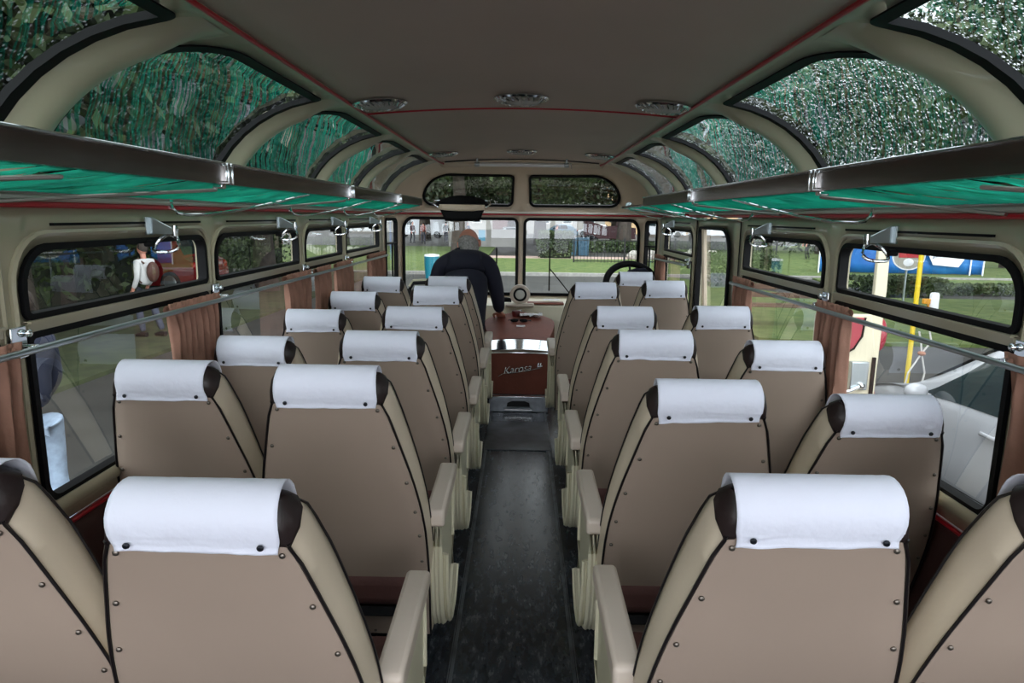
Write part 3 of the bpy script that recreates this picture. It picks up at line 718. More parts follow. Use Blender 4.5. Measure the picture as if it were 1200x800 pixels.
# ------------------------------------------------------------------ engine cover, step, dash
e = thing('engine_cover', 'brown padded engine cover with chrome band in the aisle front', 'engine cover', (0, 5.2, 0))
N_ = 14
def topf(u, v):
    y = .29+.64*v; wd = .235+.075*math.sin(min(v*1.2, 1)*math.pi/2)
    if v > .62: wd *= math.sqrt(max(.0, 1-((v-.62)/.385)**2))
    x = (u*2-1)*wd; return (x, y, .500+.135*v+.018*(1-(u*2-1)**2))
mb = MB(); mb.grid(topf, 20, 24).build('padded_top', M_ENG, e)
def sidef(u, v):
    k = u; # walk around the rim of the top
    path = [topf(0, j/24) for j in range(25)]+[topf(i/20, 1) for i in range(1, 20)]+[topf(1, 1-j/24) for j in range(25)]
    p = path[min(int(round(k*(len(path)-1))), len(path)-1)]; return (p[0]*(1+.02*v), p[1], p[2]-.001-v*(p[2]-.0))
mb = MB(); mb.grid(sidef, 68, 6).build('side_panel', M_ENG, e)
MB().grid(lambda u, v: ((u*2-1)*.235, -.012*(1-(u*2-1)**2), .13+.325*v), 12, 6).box((0, .16, .29), (.465, .31, .32)).build('front_panel', M_ENG, e)
MB().grid(lambda u, v: ((u*2-1)*.242, -.018*(1-(u*2-1)**2)*(1-v)+.30*v-.008, .448+.018*math.sin(min(v*8, 1)*math.pi/2)+.036*v+.014*(1-(u*2-1)**2)), 24, 24).build('chrome_band', M_CHROME, e, solid=.004)
# badge script on the front panel
def text_obj(txt, name, m, parent, loc, rot, size, ext=.002, shear=.35, off=.0):
    cu = bpy.data.curves.new(name, 'FONT'); cu.body = txt; cu.size = size; cu.extrude = ext; cu.shear = shear; cu.align_x = 'CENTER'; cu.align_y = 'CENTER'; cu.offset = off
    o = bpy.data.objects.new(name, cu); C.objects.link(o); o.data.materials.append(m); o.parent = parent; o.location = loc; o.rotation_euler = rot
    bpy.context.view_layer.update(); dg = bpy.context.evaluated_depsgraph_get(); me = bpy.data.meshes.new_from_object(o.evaluated_get(dg)); bpy.data.objects.remove(o)
    o = bpy.data.objects.new(name, me); C.objects.link(o); o.parent = parent; o.location = loc; o.rotation_euler = rot; return o
text_obj('Karosa', 'badge_script', mat('dark_chrome', (.30, .32, .30), .25, 1), e, (-.015, -.018, .330), (R(90), R(-9), 0), .078)
text_obj('LL', 'badge_letters', M_CHROME, e, (.160, -.018, .365), (R(90), R(-9), 0), .038, off=.002)
MB().tube([(-.16, -.014, .27), (-.12, -.016, .295), (-.02, -.018, .305), (.09, -.018, .325), (.17, -.016, .345)], .0035, 6).build('badge_underline', mat('dark_chrome', (.3, .32, .3), .25, 1), e)
st = thing('hatch_step', 'grey metal riser step with a pull handle below the engine cover', 'step', (0, 5.14, 0))
MB().box((0, .02, .064), (.46, .06, .128)).build('riser', M_ALU, st, bevel=.006)
MB().tube([(-.115, -.02, .035), (-.105, -.045, .030), (.105, -.045, .030), (.115, -.02, .035)], .006, 8).build('handle', M_CHROME, st)
MB().prism([(-.09, .045), (.09, .045), (.085, .075), (.05, .09), (-.05, .09), (-.085, .075)], -.018, -.011, 'y').build('handle_recess', M_LEG, st)
MB().box((0, -.02, .001+.126), (.47, .02, .008)).build('edge_strip', M_CHROME, st, bevel=.002)
pl = tag(MB().box((0, 4.55, .004), (.44, .62, .006)).build('floor_hatch', mat('scuffed_hatch', (.075, .082, .09), .3, .3, var=.4, vscale=9), bevel=.002), 'scuffed grey hatch plate set in the aisle floor before the step', 'hatch')
# dashboard
dash = thing('dashboard', 'cream dashboard ledge under the windscreen with brown inlay', 'dashboard', (0, 6.3, .68))
def dsh(u, v):
    x = (u*2-1)*1.06; yb = 6.66-.30*abs(u*2-1)**3.2-6.3; return (x, -.02+(yb+.0)*v-.05*abs(u*2-1)**2*(1-v), .0+.035*v)
MB().grid(dsh, 30, 6).build('ledge', mat('cream_dash', (.72, .66, .52), .4), dash)
MB().grid(lambda u, v: ((u*2-1)*1.06, -.02-.05*abs(u*2-1)**2-.12*v, -.0-.55*v), 20, 4).build('fascia', mat('cream_dash', (.72, .66, .52), .4), dash, solid=.02)
MB().box((.24, .09, .020), (.34, .13, .014)).build('brown_inlay', M_ENG, dash, bevel=.004)
MB().grid(lambda u, v: ((u*2-1)*1.06, .33-.30*abs(u*2-1)**3.2, .033+.015*v), 30, 2).build('sill', mat('cream_dash', (.72, .66, .52), .4), dash)
fan = thing('dash_fan', 'round cream cased fan or clock standing at the middle of the dashboard', 'fan', (.0, 6.28, .70))
fn_ = [(.0001, -.03), (.088, -.03), (.094, -.02), (.090, .0), (.066, .006), (.060, 0), (.060, -.012), (.0001, -.012)]
MR = Matrix.Rotation(R(90), 3, 'X')
MB().lathe(fn_, 28, c=(0, 0, .088), M=MR).build('casing', M_ARM, fan)
MB().lathe([(.060, -.004), (.062, .003), (.046, .004), (.044, -.004)], 28, c=(0, -.002, .088), M=MR).build('dark_ring', M_RUBBER, fan)
MB().lathe([(.0001, -.006), (.045, -.006), (.04, .006), (.02, .010), (.0001, .011)], 24, c=(0, -.002, .088), M=MR).build('dial', mat('pale_dial', (.62, .62, .58), .3), fan)
MB().box((.0, -.02, -.004), (.26, .14, .018)).box((.07, -.05, .008), (.10, .06, .014)).build('base', M_ARM, fan, bevel=.006)
# small things on the engine cover and the ledge
def ez(y): v = (y-5.49)/.64; return .500+.135*v+.017
t = thing('sunglasses', 'black folded sunglasses lying on the engine cover', 'sunglasses', (-.0, 5.86, ez(5.86)+.004))
for sx in (-.045, .035): MB().ball((sx, 0, .012), (.036, .010, .016), 12, 8).build('lens', M_RUBBER, t)
MB().tube([(-.10, .02, .01), (-.04, 0, .022), (0, -.004, .024), (.035, 0, .022), (.10, .02, .008)], .004, 6).build('frame', M_LEG, t)
t = tag(MB().box((0, 0, 0), (.075, .03, .012)).build('white_card', mat('white_plastic', (.85, .85, .9), .4), bevel=.003), 'small white lighter-like strip lying before the black sunglasses', 'card'); t.location = (.01, 5.76, ez(5.76)+.004)
t = thing('dark_red_cup', 'small dark red pot at the far end of the engine cover', 'pot', (-.035, 6.02, ez(6.02)-.004))
MB().lathe([(.0001, 0), (.032, 0), (.038, .03), (.034, .05), (.028, .048), (.0001, .03)], 16).build('body', mat('dark_red', (.10, .01, .012), .3), t)
MB().tube([(.03, 0, .045), (.05, -.005, .055), (.056, -.01, .035)], .005, 6).build('handle', M_CHROME, t)
def crump(u, v):
    x = (u-.5)*.20; y = (v-.5)*.10; return (x, y, .014+.018*noise.noise(Vector((u*5, v*5, 2)))+.012*noise.noise(Vector((u*12, v*12, 5))))
t = tag(MB().grid(crump, 24, 14).build('plastic_bag', mat('white_film', (.75, .75, .78), .25), solid=.002), 'crumpled whitish plastic bag at the far end of the engine cover', 'bag'); t.location = (.10, 6.0, ez(6.0)+.004)
t = tag(MB().box((0, 0, .0), (.10, .06, .02)).ball((0, 0, .015), (.05, .03, .02), 12, 8).build('black_pouch', M_RUBBER, bevel=.004), 'black pouch on the dashboard left of the round fan', 'pouch'); t.location = (-.13, 6.36, .72)
t = tag(MB().grid(lambda u, v: ((u-.5)*.16, (v-.5)*.09, .006+.006*noise.noise(Vector((u*6, v*6, 9)))), 14, 8).build('white_paper', mat('white_paper', (.8, .8, .82), .7), solid=.002), 'crumpled white papers on the brown right part of the dashboard', 'paper'); t.location = (.30, 6.44, .722)
# side box at left of the engine cover
t = thing('cream_locker', 'cream leatherette locker between the man and the engine cover', 'locker', (-.41, 5.95, 0))
MB().box((0, 0, .33), (.13, .38, .66)).build('body', M_CREAM, t, bevel=.02)
MB().box((0, -.02, .665), (.14, .40, .02)).build('lid', M_ARM, t, bevel=.006)
# steering wheel
sw = thing('steering_wheel', 'large black steering wheel at the right front, behind the driver seat', 'steering wheel', (.95, 5.85, .935)); sw.rotation_euler = (R(-48), 0, 0)
sw.rotation_euler = (R(52), 0, 0)
MB().tube([(.215*math.cos(2*math.pi*k/40), .215*math.sin(2*math.pi*k/40), 0) for k in range(40)], .029, 10, closed=True).build('rim', M_RUBBER, sw)
for k in range(3):
    q = R(90+120*k); MB().tube([(0, 0, -.02), (.21*math.cos(q), .21*math.sin(q), 0)], .009, 8).build('spoke', M_LEG, sw)
MB().lathe([(.0001, -.04), (.04, -.04), (.05, -.01), (.04, .01), (.0001, .015)], 18).build('hub', M_RUBBER, sw)
MB().tube([(0, 0, -.03), (0, -.02, -.55)], .022, 10).build('column', M_LEG, sw)
def jk(u, v):
    q = R(-80+160*u); return (.20*math.sin(q), .05*math.cos(q)+.02*noise.noise(Vector((u*4, v*4, 1))), .10*math.cos(q)-.30*v*(1)+.015*noise.noise(Vector((u*7, v*6, 4))))
t = tag(MB().grid(jk, 30, 16).build('navy_jacket', M_NAVY, solid=.02, fix=True), 'navy jacket hanging beside the driver seat by the steering wheel', 'jacket'); t.location = (.985, 5.66, 1.0); t.scale = (.62, 1, .9)
# interior mirror / sun visor at the front left
vz = thing('sun_visor', 'black sun visor with tan trim and chrome arms above the man', 'sun visor', (-.52, 6.12, 1.60))
MB().grid(lambda u, v: ((u*2-1)*.24*(1-.1*v), .05*v-.02*(1-(u*2-1)**2), .0+.075*v*(1-.6*(u*2-1)**2)), 18, 6).build('shade', M_RUBBER, vz, solid=.012)
MB().grid(lambda u, v: ((u*2-1)*.20, -.02, -.05+.045*v-.012*(1-(u*2-1)**2)*(1-v)), 16, 3).build('tan_band', M_TAN, vz, solid=.012)
MB().grid(lambda u, v: ((u*2-1)*(.15+.05*v), .0, -.15+.11*v), 12, 3).build('lower_flap', M_RUBBER, vz, solid=.008)
for sx in (-1, 1): MB().tube([(sx*.20, .02, .03), (sx*.245, 0, .028), (sx*.25, -.02, .0), (sx*.21, -.01, -.03)], .007, 6).build('arm', M_CHROME, vz)
pr = thing('partition_rail', 'low dark rail with cream end before the left front window', 'rail', (-.72, 5.3, 0))
MB().tube([(-.14, 0, 0), (-.14, 0, .93), (-.11, 0, .98), (.10, 0, .99), (.13, 0, .95), (.13, 0, 0)], .016, 8).build('rail', M_LEG, pr)
MB().tube([(-.14, -.004, .955), (-.11, -.004, 1.0), (.10, -.004, 1.01)], .010, 6).build('cream_edge', M_ARMP, pr)
# wipers, outside mirror
for sx, lab in ((-1, 'black wiper standing upright on the left windscreen'), (1, 'black wiper standing upright on the right windscreen')):
    x = -.235 if sx < 0 else .285
    wp = thing('windscreen_wiper', lab, 'wiper', (x, 6.73, .80), group='windscreen wipers')
    MB().tube([(0, 0, -.02), (0, 0, .40)], .008, 6).build('blade', M_RUBBER, wp)
    MB().tube([(0, .01, .20), (.11*sx if sx > 0 else -.06, .02, .07), (.20*sx if sx > 0 else -.09, .015, -.04)], .006, 6).build('arm', M_LEG, wp)

# ------------------------------------------------------------------ the man leaning over the engine cover
def skin_obj(name, verts, edges, radii, m, parent, sub=2, root=0):
    me = bpy.data.meshes.new(name); me.from_pydata([tuple(v) for v in verts], edges, []); me.materials.append(m)
    o = bpy.data.objects.new(name, me); C.objects.link(o); o.parent = parent
    sk = o.modifiers.new('skin', 'SKIN'); sk.use_smooth_shade = True
    for i, r_ in enumerate(radii):
        d_ = me.skin_vertices[0].data[i]; d_.radius = (r_ if isinstance(r_, tuple) else (r_, r_)); d_.use_root = (i == root)
    sb = o.modifiers.new('sub', 'SUBSURF'); sb.levels = sub; sb.render_levels = sub; return o
man = thing('person', 'balding grey haired person in navy sweater leaning over the engine cover, seen from behind', 'person', (-.46, 5.50, 0))
#        0 pelvis          1 waist           2 chest          3 upper back     4 neck base      5 neck
B = [(.02, .10, .82), (.02, .14, .94), (.0, .19, 1.04), (.0, .25, 1.115), (.005, .31, 1.165), (.012, .345, 1.195),
     (-.11, .24, 1.125), (-.205, .24, 1.085), (-.25, .27, .93), (-.27, .36, .80),           # 6..9 left arm
     (.11, .26, 1.13), (.20, .27, 1.10), (.262, .30, .87), (.285, .40, .675),                # 10..13 right arm
     (-.09, .06, .74), (-.11, .02, .44), (-.12, -.03, .09), (.10, .06, .74), (.10, .04, .44), (.11, -.02, .09)]
E_ = [(0, 1), (1, 2), (2, 3), (3, 4), (4, 5), (3, 6), (6, 7), (7, 8), (8, 9), (3, 10), (10, 11), (11, 12), (12, 13), (0, 14), (14, 15), (15, 16), (0, 17), (17, 18), (18, 19)]
rad = [(.19, .13), (.195, .13), (.20, .125), (.17, .105), (.085, .075), (.062, .06), (.10, .09), (.088, .085), (.068, .068), (.05, .05), (.10, .09), (.09, .085), (.072, .070), (.050, .050), .095, .068, .045, .095, .068, .045]
skin_obj('body', B, E_, rad, M_NAVY, man)
# head: looks down and to the right
hm = Matrix.Rotation(R(-32), 3, 'X') @ Matrix.Rotation(R(-14), 3, 'Z')
hc = Vector((.018, .385, 1.272))
def headf(u, v):
    th = 2*math.pi*u; ph = math.pi*v-math.pi/2
    x = .085*math.cos(ph)*math.sin(th); y = .106*math.cos(ph)*math.cos(th); z = .122*math.sin(ph)
    if z < 0: x *= 1-.22*(z/.115)**2; y = y*(1-.05*(z/.115)**2)+.012*(z/.115)*-1*(1 if y > 0 else .3)
    if y < 0 and z > -.03: y *= 1.04
    p = hm @ Vector((x, y, z)); return p+hc
MB().grid(headf, 32, 22).build('head', M_SKIN, man)
def hairf(u, v):
    th = R(62)+R(236)*u; ph = R(-55+(52+10*math.sin(R(236)*u-R(28)))*v); k = 1.035+.012*noise.noise(Vector((u*22, v*9, 1)))
    x = .085*math.cos(ph)*math.sin(th)*k; y = .106*math.cos(ph)*math.cos(th)*k*1.03; z = .122*math.sin(ph)*k-.004
    return hm @ Vector((x, y, z))+hc
MB().grid(hairf, 40, 14).build('hair', M_HAIR, man, solid=.006)
for sx in (-1, 1):
    M_ = hm @ Matrix.Rotation(R(20*sx), 3, 'Z')
    ear = MB().ball(hc+hm @ Vector((sx*.090, .006, -.012)), (.010, .021, .034), 12, 8, M=M_); ear.tube([hc+hm @ Vector((sx*.098, .006+.018*math.cos(q), -.010+.029*math.sin(q))) for q in [R(-60+30*k) for k in range(9)]], .005, 6)
    ear.build('ear', M_SKIN, man)
MB().ball(hc+hm @ Vector((0, .102, -.018)), (.014, .018, .026), 12, 8, M=hm).build('nose', M_SKIN, man)
for sx in (-1, 1): MB().ball(hc+hm @ Vector((sx*.030, .086, .012)), .012, 10, 8).build('eye', mat('eye_white', (.6, .6, .6), .3), man)
MB().ball(hc+hm @ Vector((0, .086, -.058)), (.026, .008, .007), 12, 6, M=hm).build('mouth', mat('lips', (.35, .12, .10), .5), man)
MB().tube([(.0+.066*math.cos(q), .325+.058*math.sin(q), 1.165+.02*math.sin(q)) for q in [2*math.pi*k/20 for k in range(20)]], .013, 8, closed=True).build('collar', M_NAVY, man)
def hand(name, wrist, palm_dir, side_dir, curl, parent):
    w = Vector(wrist); d = Vector(palm_dir).normalized(); s = Vector(side_dir).normalized(); nrm = d.cross(s).normalized()
    if nrm.z > 0: nrm = -nrm
    mb = MB()
    vs = [w-d*.02, w+d*.03, w+d*.075]; 
    def pf(u, v):
        q = 2*math.pi*u; t = v; ww = .026+.016*math.sin(min(t*1.4, 1)*math.pi/2); th = .020-.006*t
        if t in (0, 1): ww *= .8; th *= .6
        return w+d*(-.02+.115*t)+s*(ww*math.cos(q))+nrm*(th*math.sin(q))
    mb.grid(pf, 14, 8)
    for k, (off, ln) in enumerate(((-.031, .062), (-.011, .074), (.010, .070), (.029, .054))):
        a = w+d*.082+s*off; pts = [a]; dd = d.copy()
        for j in range(3):
            ang = curl*(j+.6)/2; st_ = (d*math.cos(ang)+nrm*math.sin(ang)); pts.append(pts[-1]+st_*ln*(.42, .33, .25)[j])
        mb.tube([a-d*.02]+pts, [.010, .0105, .0095, .0085, .006], 8)
    a = w+d*.025-s*.028
    mb.tube([a, a+(d*.6-s*.8).normalized()*.035, a+(d*.6-s*.8).normalized()*.035+(d*.9-s*.3).normalized()*.03, a+(d*.6-s*.8).normalized()*.035+(d*.95-s*.1+nrm*.3).normalized()*.055], [.014, .012, .010, .007], 8)
    mb.build(name, M_SKIN, parent, angle=80)
hand('hand', (.285, .41, .665), (.10, .8, -.30), (1, -.12, 0), .55, man)
hand('hand', (-.27, .365, .79), (-.1, .75, -.55), (-1, -.1, 0), .5, man)
for sx in (-1, 1): MB().tube([(sx*.115, -.10, .045), (sx*.115, .0, .055), (sx*.12, .12, .035)], [.045, .048, .035], 10).build('shoe', M_LEG, man)

# ------------------------------------------------------------------ outside
GZ = -.80
M_ASPH = mat('wet_asphalt', (.045, .044, .041), .55, bump=.3, bscale=60, var=.25, vscale=1.2)
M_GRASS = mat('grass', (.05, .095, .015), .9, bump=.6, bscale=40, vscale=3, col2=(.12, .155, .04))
M_GRASSD = mat('shaded_grass', (.022, .032, .010), .95, bump=.6, bscale=40, vscale=3, col2=(.05, .065, .022))  # tree shade over the left lawn painted into its grass colour
M_KERB = mat('kerb_stone', (.30, .29, .27), .8, var=.15)
def poly_sheet(name, pts, z, m, kind='structure'):
    o = MB().add([(x, y, z) for x, y in pts], [tuple(range(len(pts)))]).build(name, m, smooth=False); o['kind'] = kind; return o
poly_sheet('ground', [(-120, -60), (120, -60), (120, 160), (-120, 160)], GZ, M_ASPH)
def slab(name, pts, z0, z1, m):
    o = MB().prism(pts, z0, z1, 'z').build(name, m, smooth=False); o['kind'] = 'structure'; return o
slab('lawn_front', [(-30, 27.2), (40, 27.2), (40, 37), (-1.9, 37), (-1.9, 50), (-30, 50)], GZ, GZ+.08, M_GRASS)
slab('kerb_front', [(-30, 26.9), (40, 26.9), (40, 27.2), (-30, 27.2)], GZ, GZ+.12, M_KERB)
slab('path_front', [(-1.9, 37.01), (40, 37.01), (40, 40), (-1.9, 40)], GZ, GZ+.03, mat('pink_gravel', (.42, .30, .26), .9, var=.2))
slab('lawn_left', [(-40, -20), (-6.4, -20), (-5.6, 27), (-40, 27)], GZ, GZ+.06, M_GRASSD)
slab('pavement_left', [(-5.3, -10), (-3.9, -10), (-3.9, 4.9), (-5.3, 5.2)], GZ, GZ+.02, mat('pale_paving', (.16, .15, .135), .8, var=.12))
slab('lawn_right', [(6.4, 12.6), (24, 12.3), (24, 19.8), (8.5, 20.3), (5.8, 26.5), (4.6, 26.5), (4.6, 13)], GZ, GZ+.06, M_GRASS)
slab('lawn_right_far', [(11, 24), (60, 24), (60, 60), (16, 60)], GZ, GZ+.06, M_GRASS)
# trees
M_LEAF = mat('leaves', (.016, .032, .010), .6, vscale=1.2, col2=(.055, .085, .022))
M_LEAF2 = mat('pale_leaves', (.04, .065, .025), .6, vscale=1.2, col2=(.11, .15, .055))
M_BARK = mat('bark', (.045, .035, .028), .9, bump=.8, bscale=14, var=.3)
def crown_mesh(seed, rad, n, leaf, m, sq=.8):
    rnd = random.Random(seed); V = []; Fc = []
    blobs = [(Vector((rnd.uniform(-.6, .6)*rad, rnd.uniform(-.6, .6)*rad, rnd.uniform(-.55, .55)*rad*sq)), rad*rnd.uniform(.35, .6)) for _ in range(14)]
    for i in range(n):
        c, r_ = blobs[i % 14]; d = Vector((rnd.gauss(0, 1), rnd.gauss(0, 1), rnd.gauss(0, 1))).normalized()
        p = c+d*r_*rnd.uniform(.75, 1.05); a = Vector((rnd.gauss(0, 1), rnd.gauss(0, 1), rnd.gauss(0, 1))).normalized(); b = a.cross(d).normalized(); s_ = leaf*rnd.uniform(.6, 1.3)
        k = len(V); V += [p-a*s_, p-b*s_*.5, p+a*s_, p+b*s_*.5]; Fc.append((k, k+1, k+2, k+3))
    me = bpy.data.meshes.new('foliage'); me.from_pydata(V, [], Fc); me.materials.append(m); return me
CR = [crown_mesh(11, 3.4, 22000, .12, M_LEAF), crown_mesh(12, 3.4, 22000, .12, M_LEAF), crown_mesh(13, 3.2, 18000, .11, M_LEAF2)]
_t = MB().tube([(0, 0, 0), (.05, 0, 1.5), (-.05, .05, 3), (0, 0, 5)], [.30, .22, .18, .12], 10)
for q in range(5): _t.tube([(0, 0, 3+q*.3), (1.1*math.cos(q*1.3), 1.1*math.sin(q*1.3), 4.3+q*.3), (1.9*math.cos(q*1.3), 1.9*math.sin(q*1.3), 5.4+q*.2)], [.10, .07, .03], 6)
_o = _t.build('trunk', M_BARK); TRUNK = _o.data; bpy.data.objects.remove(_o)
def tree(x, y, k, sc, lab, hz=5.4, cs=1.0):
    r_ = thing('tree', lab, 'tree', (x, y, GZ), rz=x*3.1+y, group='trees around the coach'); r_.scale = (sc, sc, sc)
    t_ = bpy.data.objects.new('trunk', TRUNK); C.objects.link(t_); t_.parent = r_
    c_ = bpy.data.objects.new('foliage', CR[k]); C.objects.link(c_); c_.parent = r_; c_.location = (0, 0, hz); c_.scale = (cs, cs, cs); c_['kind'] = 'stuff'
TR = [(-11, 2, 0, 1.25, 'dark tree on the left lawn behind the nearest roof glass'), (-12, 9, 1, 1.3, 'dark tree on the left lawn behind the second roof glass'), (-11, 16, 0, 1.3, 'dark tree on the left lawn behind the third roof glass'),
      (-9, 24, 1, 1.2, 'dark tree on the left near the front lawn'), (-19, 6, 1, 1.6, 'large dark tree farther back on the left'), (-7.5, 20, 1, 1.25, 'dark tree leaning over the left lawn just ahead'), (-8.5, 4.5, 0, 1.15, 'dark tree closest to the left side windows'), (-9, 12, 1, 1.2, 'dark tree by the left kerb beside the red car'), (-18, 18, 0, 1.6, 'tall dark tree farther back to the left of the lawn'),
      (12, 3, 2, 1.2, 'pale green tree to the right of the coach near the car'), (10.5, 7, 0, 1.2, 'dark tree close to the right roof glass'), (9.5, 0, 1, 1.2, 'dark tree beyond the parked white car'), (14, 10, 1, 1.35, 'dark tree on the right seen through the rainy roof glass'), (13.5, 17.5, 2, 1.25, 'pale green tree on the right lawn before the banner'),
      (24, 34, 0, 1.6, 'dark tree behind the blue banner'), (30, 26, 1, 1.7, 'dark tree right of the blue banner'), (20, 46, 0, 1.7, 'dark tree at the far right of the front street'),
      (-4.0, 44, 1, 1.9, 'tall street tree ahead, left of the centre pillar'), (6.9, 47, 0, 1.9, 'tall street tree ahead, right of the centre pillar'), (15, 60, 1, 2.0, 'tall tree ahead beyond the parked vans'), (-13, 50, 0, 1.8, 'tall tree ahead at the left of the street'), (1.5, 56, 2, 1.9, 'tall tree ahead above the parked cars'), (-9, 64, 0, 2.0, 'broad tree ahead before the white building'), (9.5, 70, 1, 2.1, 'broad tree ahead above the dark red trailer'), (-1.0, 74, 0, 2.1, 'broad tree ahead behind the white car')]
for x, y, k, sc, lab in TR: tree(x, y, k, sc, lab, hz=5.4 if y < 40 else (4.0 if y > 55 else 5.2))
# bushes / hedges: one countable thing each
def hedge(x, y, lx, ly, h, lab, seed, m=M_LEAF, n=3500, leaf=.07):
    rnd = random.Random(seed); V = []; Fc = []
    for i in range(n):
        p = Vector((rnd.uniform(-.5, .5)*lx, rnd.uniform(-.5, .5)*ly, rnd.uniform(0, 1)**.6*h)); f_ = rnd.randrange(3)
        if f_ == 0:
            if ly > lx: p.x = lx/2*rnd.uniform(.85, 1.05)
            else: p.y = -ly/2*rnd.uniform(.9, 1.05)
        if f_ == 1: p.z = h*rnd.uniform(.9, 1.05)*(1+.12*noise.noise(p*.8))
        a = Vector((rnd.gauss(0, 1), rnd.gauss(0, 1), rnd.gauss(0, 1))).normalized(); b = a.cross(Vector((rnd.gauss(0, 1), rnd.gauss(0, 1), rnd.gauss(0, 1)))).normalized(); s_ = leaf*rnd.uniform(.6, 1.4)
        k = len(V); V += [p-a*s_, p-b*s_*.5, p+a*s_, p+b*s_*.5]; Fc.append((k, k+1, k+2, k+3))
    o = MB().add(V, Fc).build('hedge', m, smooth=False, fix=False); o.location = (x, y, GZ); tag(o, lab, 'hedge'); return o
lh = thing('hedge', 'long dark hedge across the lawn left of the coach', 'hedge', (-11.5, 12, GZ))
_h = hedge(0, 0, 2.2, 38, 4.4, 'x', 1, n=30000, leaf=.11); _h.parent = lh; _h.location = (0, 0, 0); del _h['label']; del _h['category']; _h.name = 'leaves'; _h['kind'] = 'stuff'
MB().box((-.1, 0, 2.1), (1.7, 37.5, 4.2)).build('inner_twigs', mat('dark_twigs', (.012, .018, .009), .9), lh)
hedge(11.6, 21.4, 2.6, 1.2, .55, 'dark shrub row on the right lawn before the blue banner', 2, n=3000)
hedge(15.2, 22.2, 4.4, 1.2, .28, 'low green shrub strip below the white banner patch', 3, m=M_LEAF2, n=3000)
hedge(7.4, 23.5, 2.4, 1.2, 1.1, 'green shrub seen through the door window', 4, m=M_LEAF2, n=2500)
hedge(8, 46, 14, 1.5, .7, 'dark hedge behind the iron fence ahead', 5, n=6000, leaf=.12)
hedge(26, 48, 20, 2, 5, 'tall dark hedge closing the right side of the street', 6, n=12000, leaf=.22)
hb = thing('hedge_box', 'dark square trimmed hedge block beside the fence ahead', 'hedge', (1.9, 38.6, GZ))
hedge(0, 0, 1.9, 1.2, 1.45, 'x', 7, n=2600, leaf=.07).parent = hb
_c = hb.children[0]; _c.location = (0, 0, 0); del _c['label']; del _c['category']; _c.name = 'leaves'; _c['kind'] = 'stuff'
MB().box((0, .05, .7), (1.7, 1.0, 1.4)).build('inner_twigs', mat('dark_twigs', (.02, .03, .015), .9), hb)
# iron fence ahead
fe = thing('iron_fence', 'thin black iron fence with upright bars on the front lawn', 'fence', (7.6, 34.2, GZ))
mb = MB(); x = -5.0
while x < 5.0: mb.box((x, 0, .62), (.02, .02, 1.15)); x += .17
mb.build('bars', M_LEG, fe, smooth=False); MB().box((0, 0, 1.16), (10, .03, .04)).box((0, 0, .15), (10, .03, .04)).build('rails', M_LEG, fe, smooth=False)
for x in (-5, -2.5, 0, 2.5, 5): MB().box((x, 0, .65), (.07, .07, 1.3)).build('post', M_LEG, fe, smooth=False)
# stones
M_STONE = mat('grey_stone', (.33, .31, .28), .9, bump=.6, bscale=10, var=.3)
for i in range(9):
    rnd = random.Random(i+40); x = 6.2+i*.55; r_ = rnd.uniform(.35, .55)
    mb = MB(); mb.ball((0, 0, r_*.45), (r_, r_*.8, r_*.7), 12, 8, M=Matrix.Rotation(rnd.uniform(0, 3), 3, 'Z')); mb.v = [tuple(Vector(v)*(1+.22*noise.noise(Vector(v)*3+Vector((i, 0, 0))))) for v in mb.v]
    o = mb.build('boulder', M_STONE, angle=20); o.location = (x, 38.2+rnd.uniform(-.4, .4), GZ+.02); tag(o, 'pale boulder in the stone heap behind the iron fence', 'boulder', 'boulders behind the iron fence')
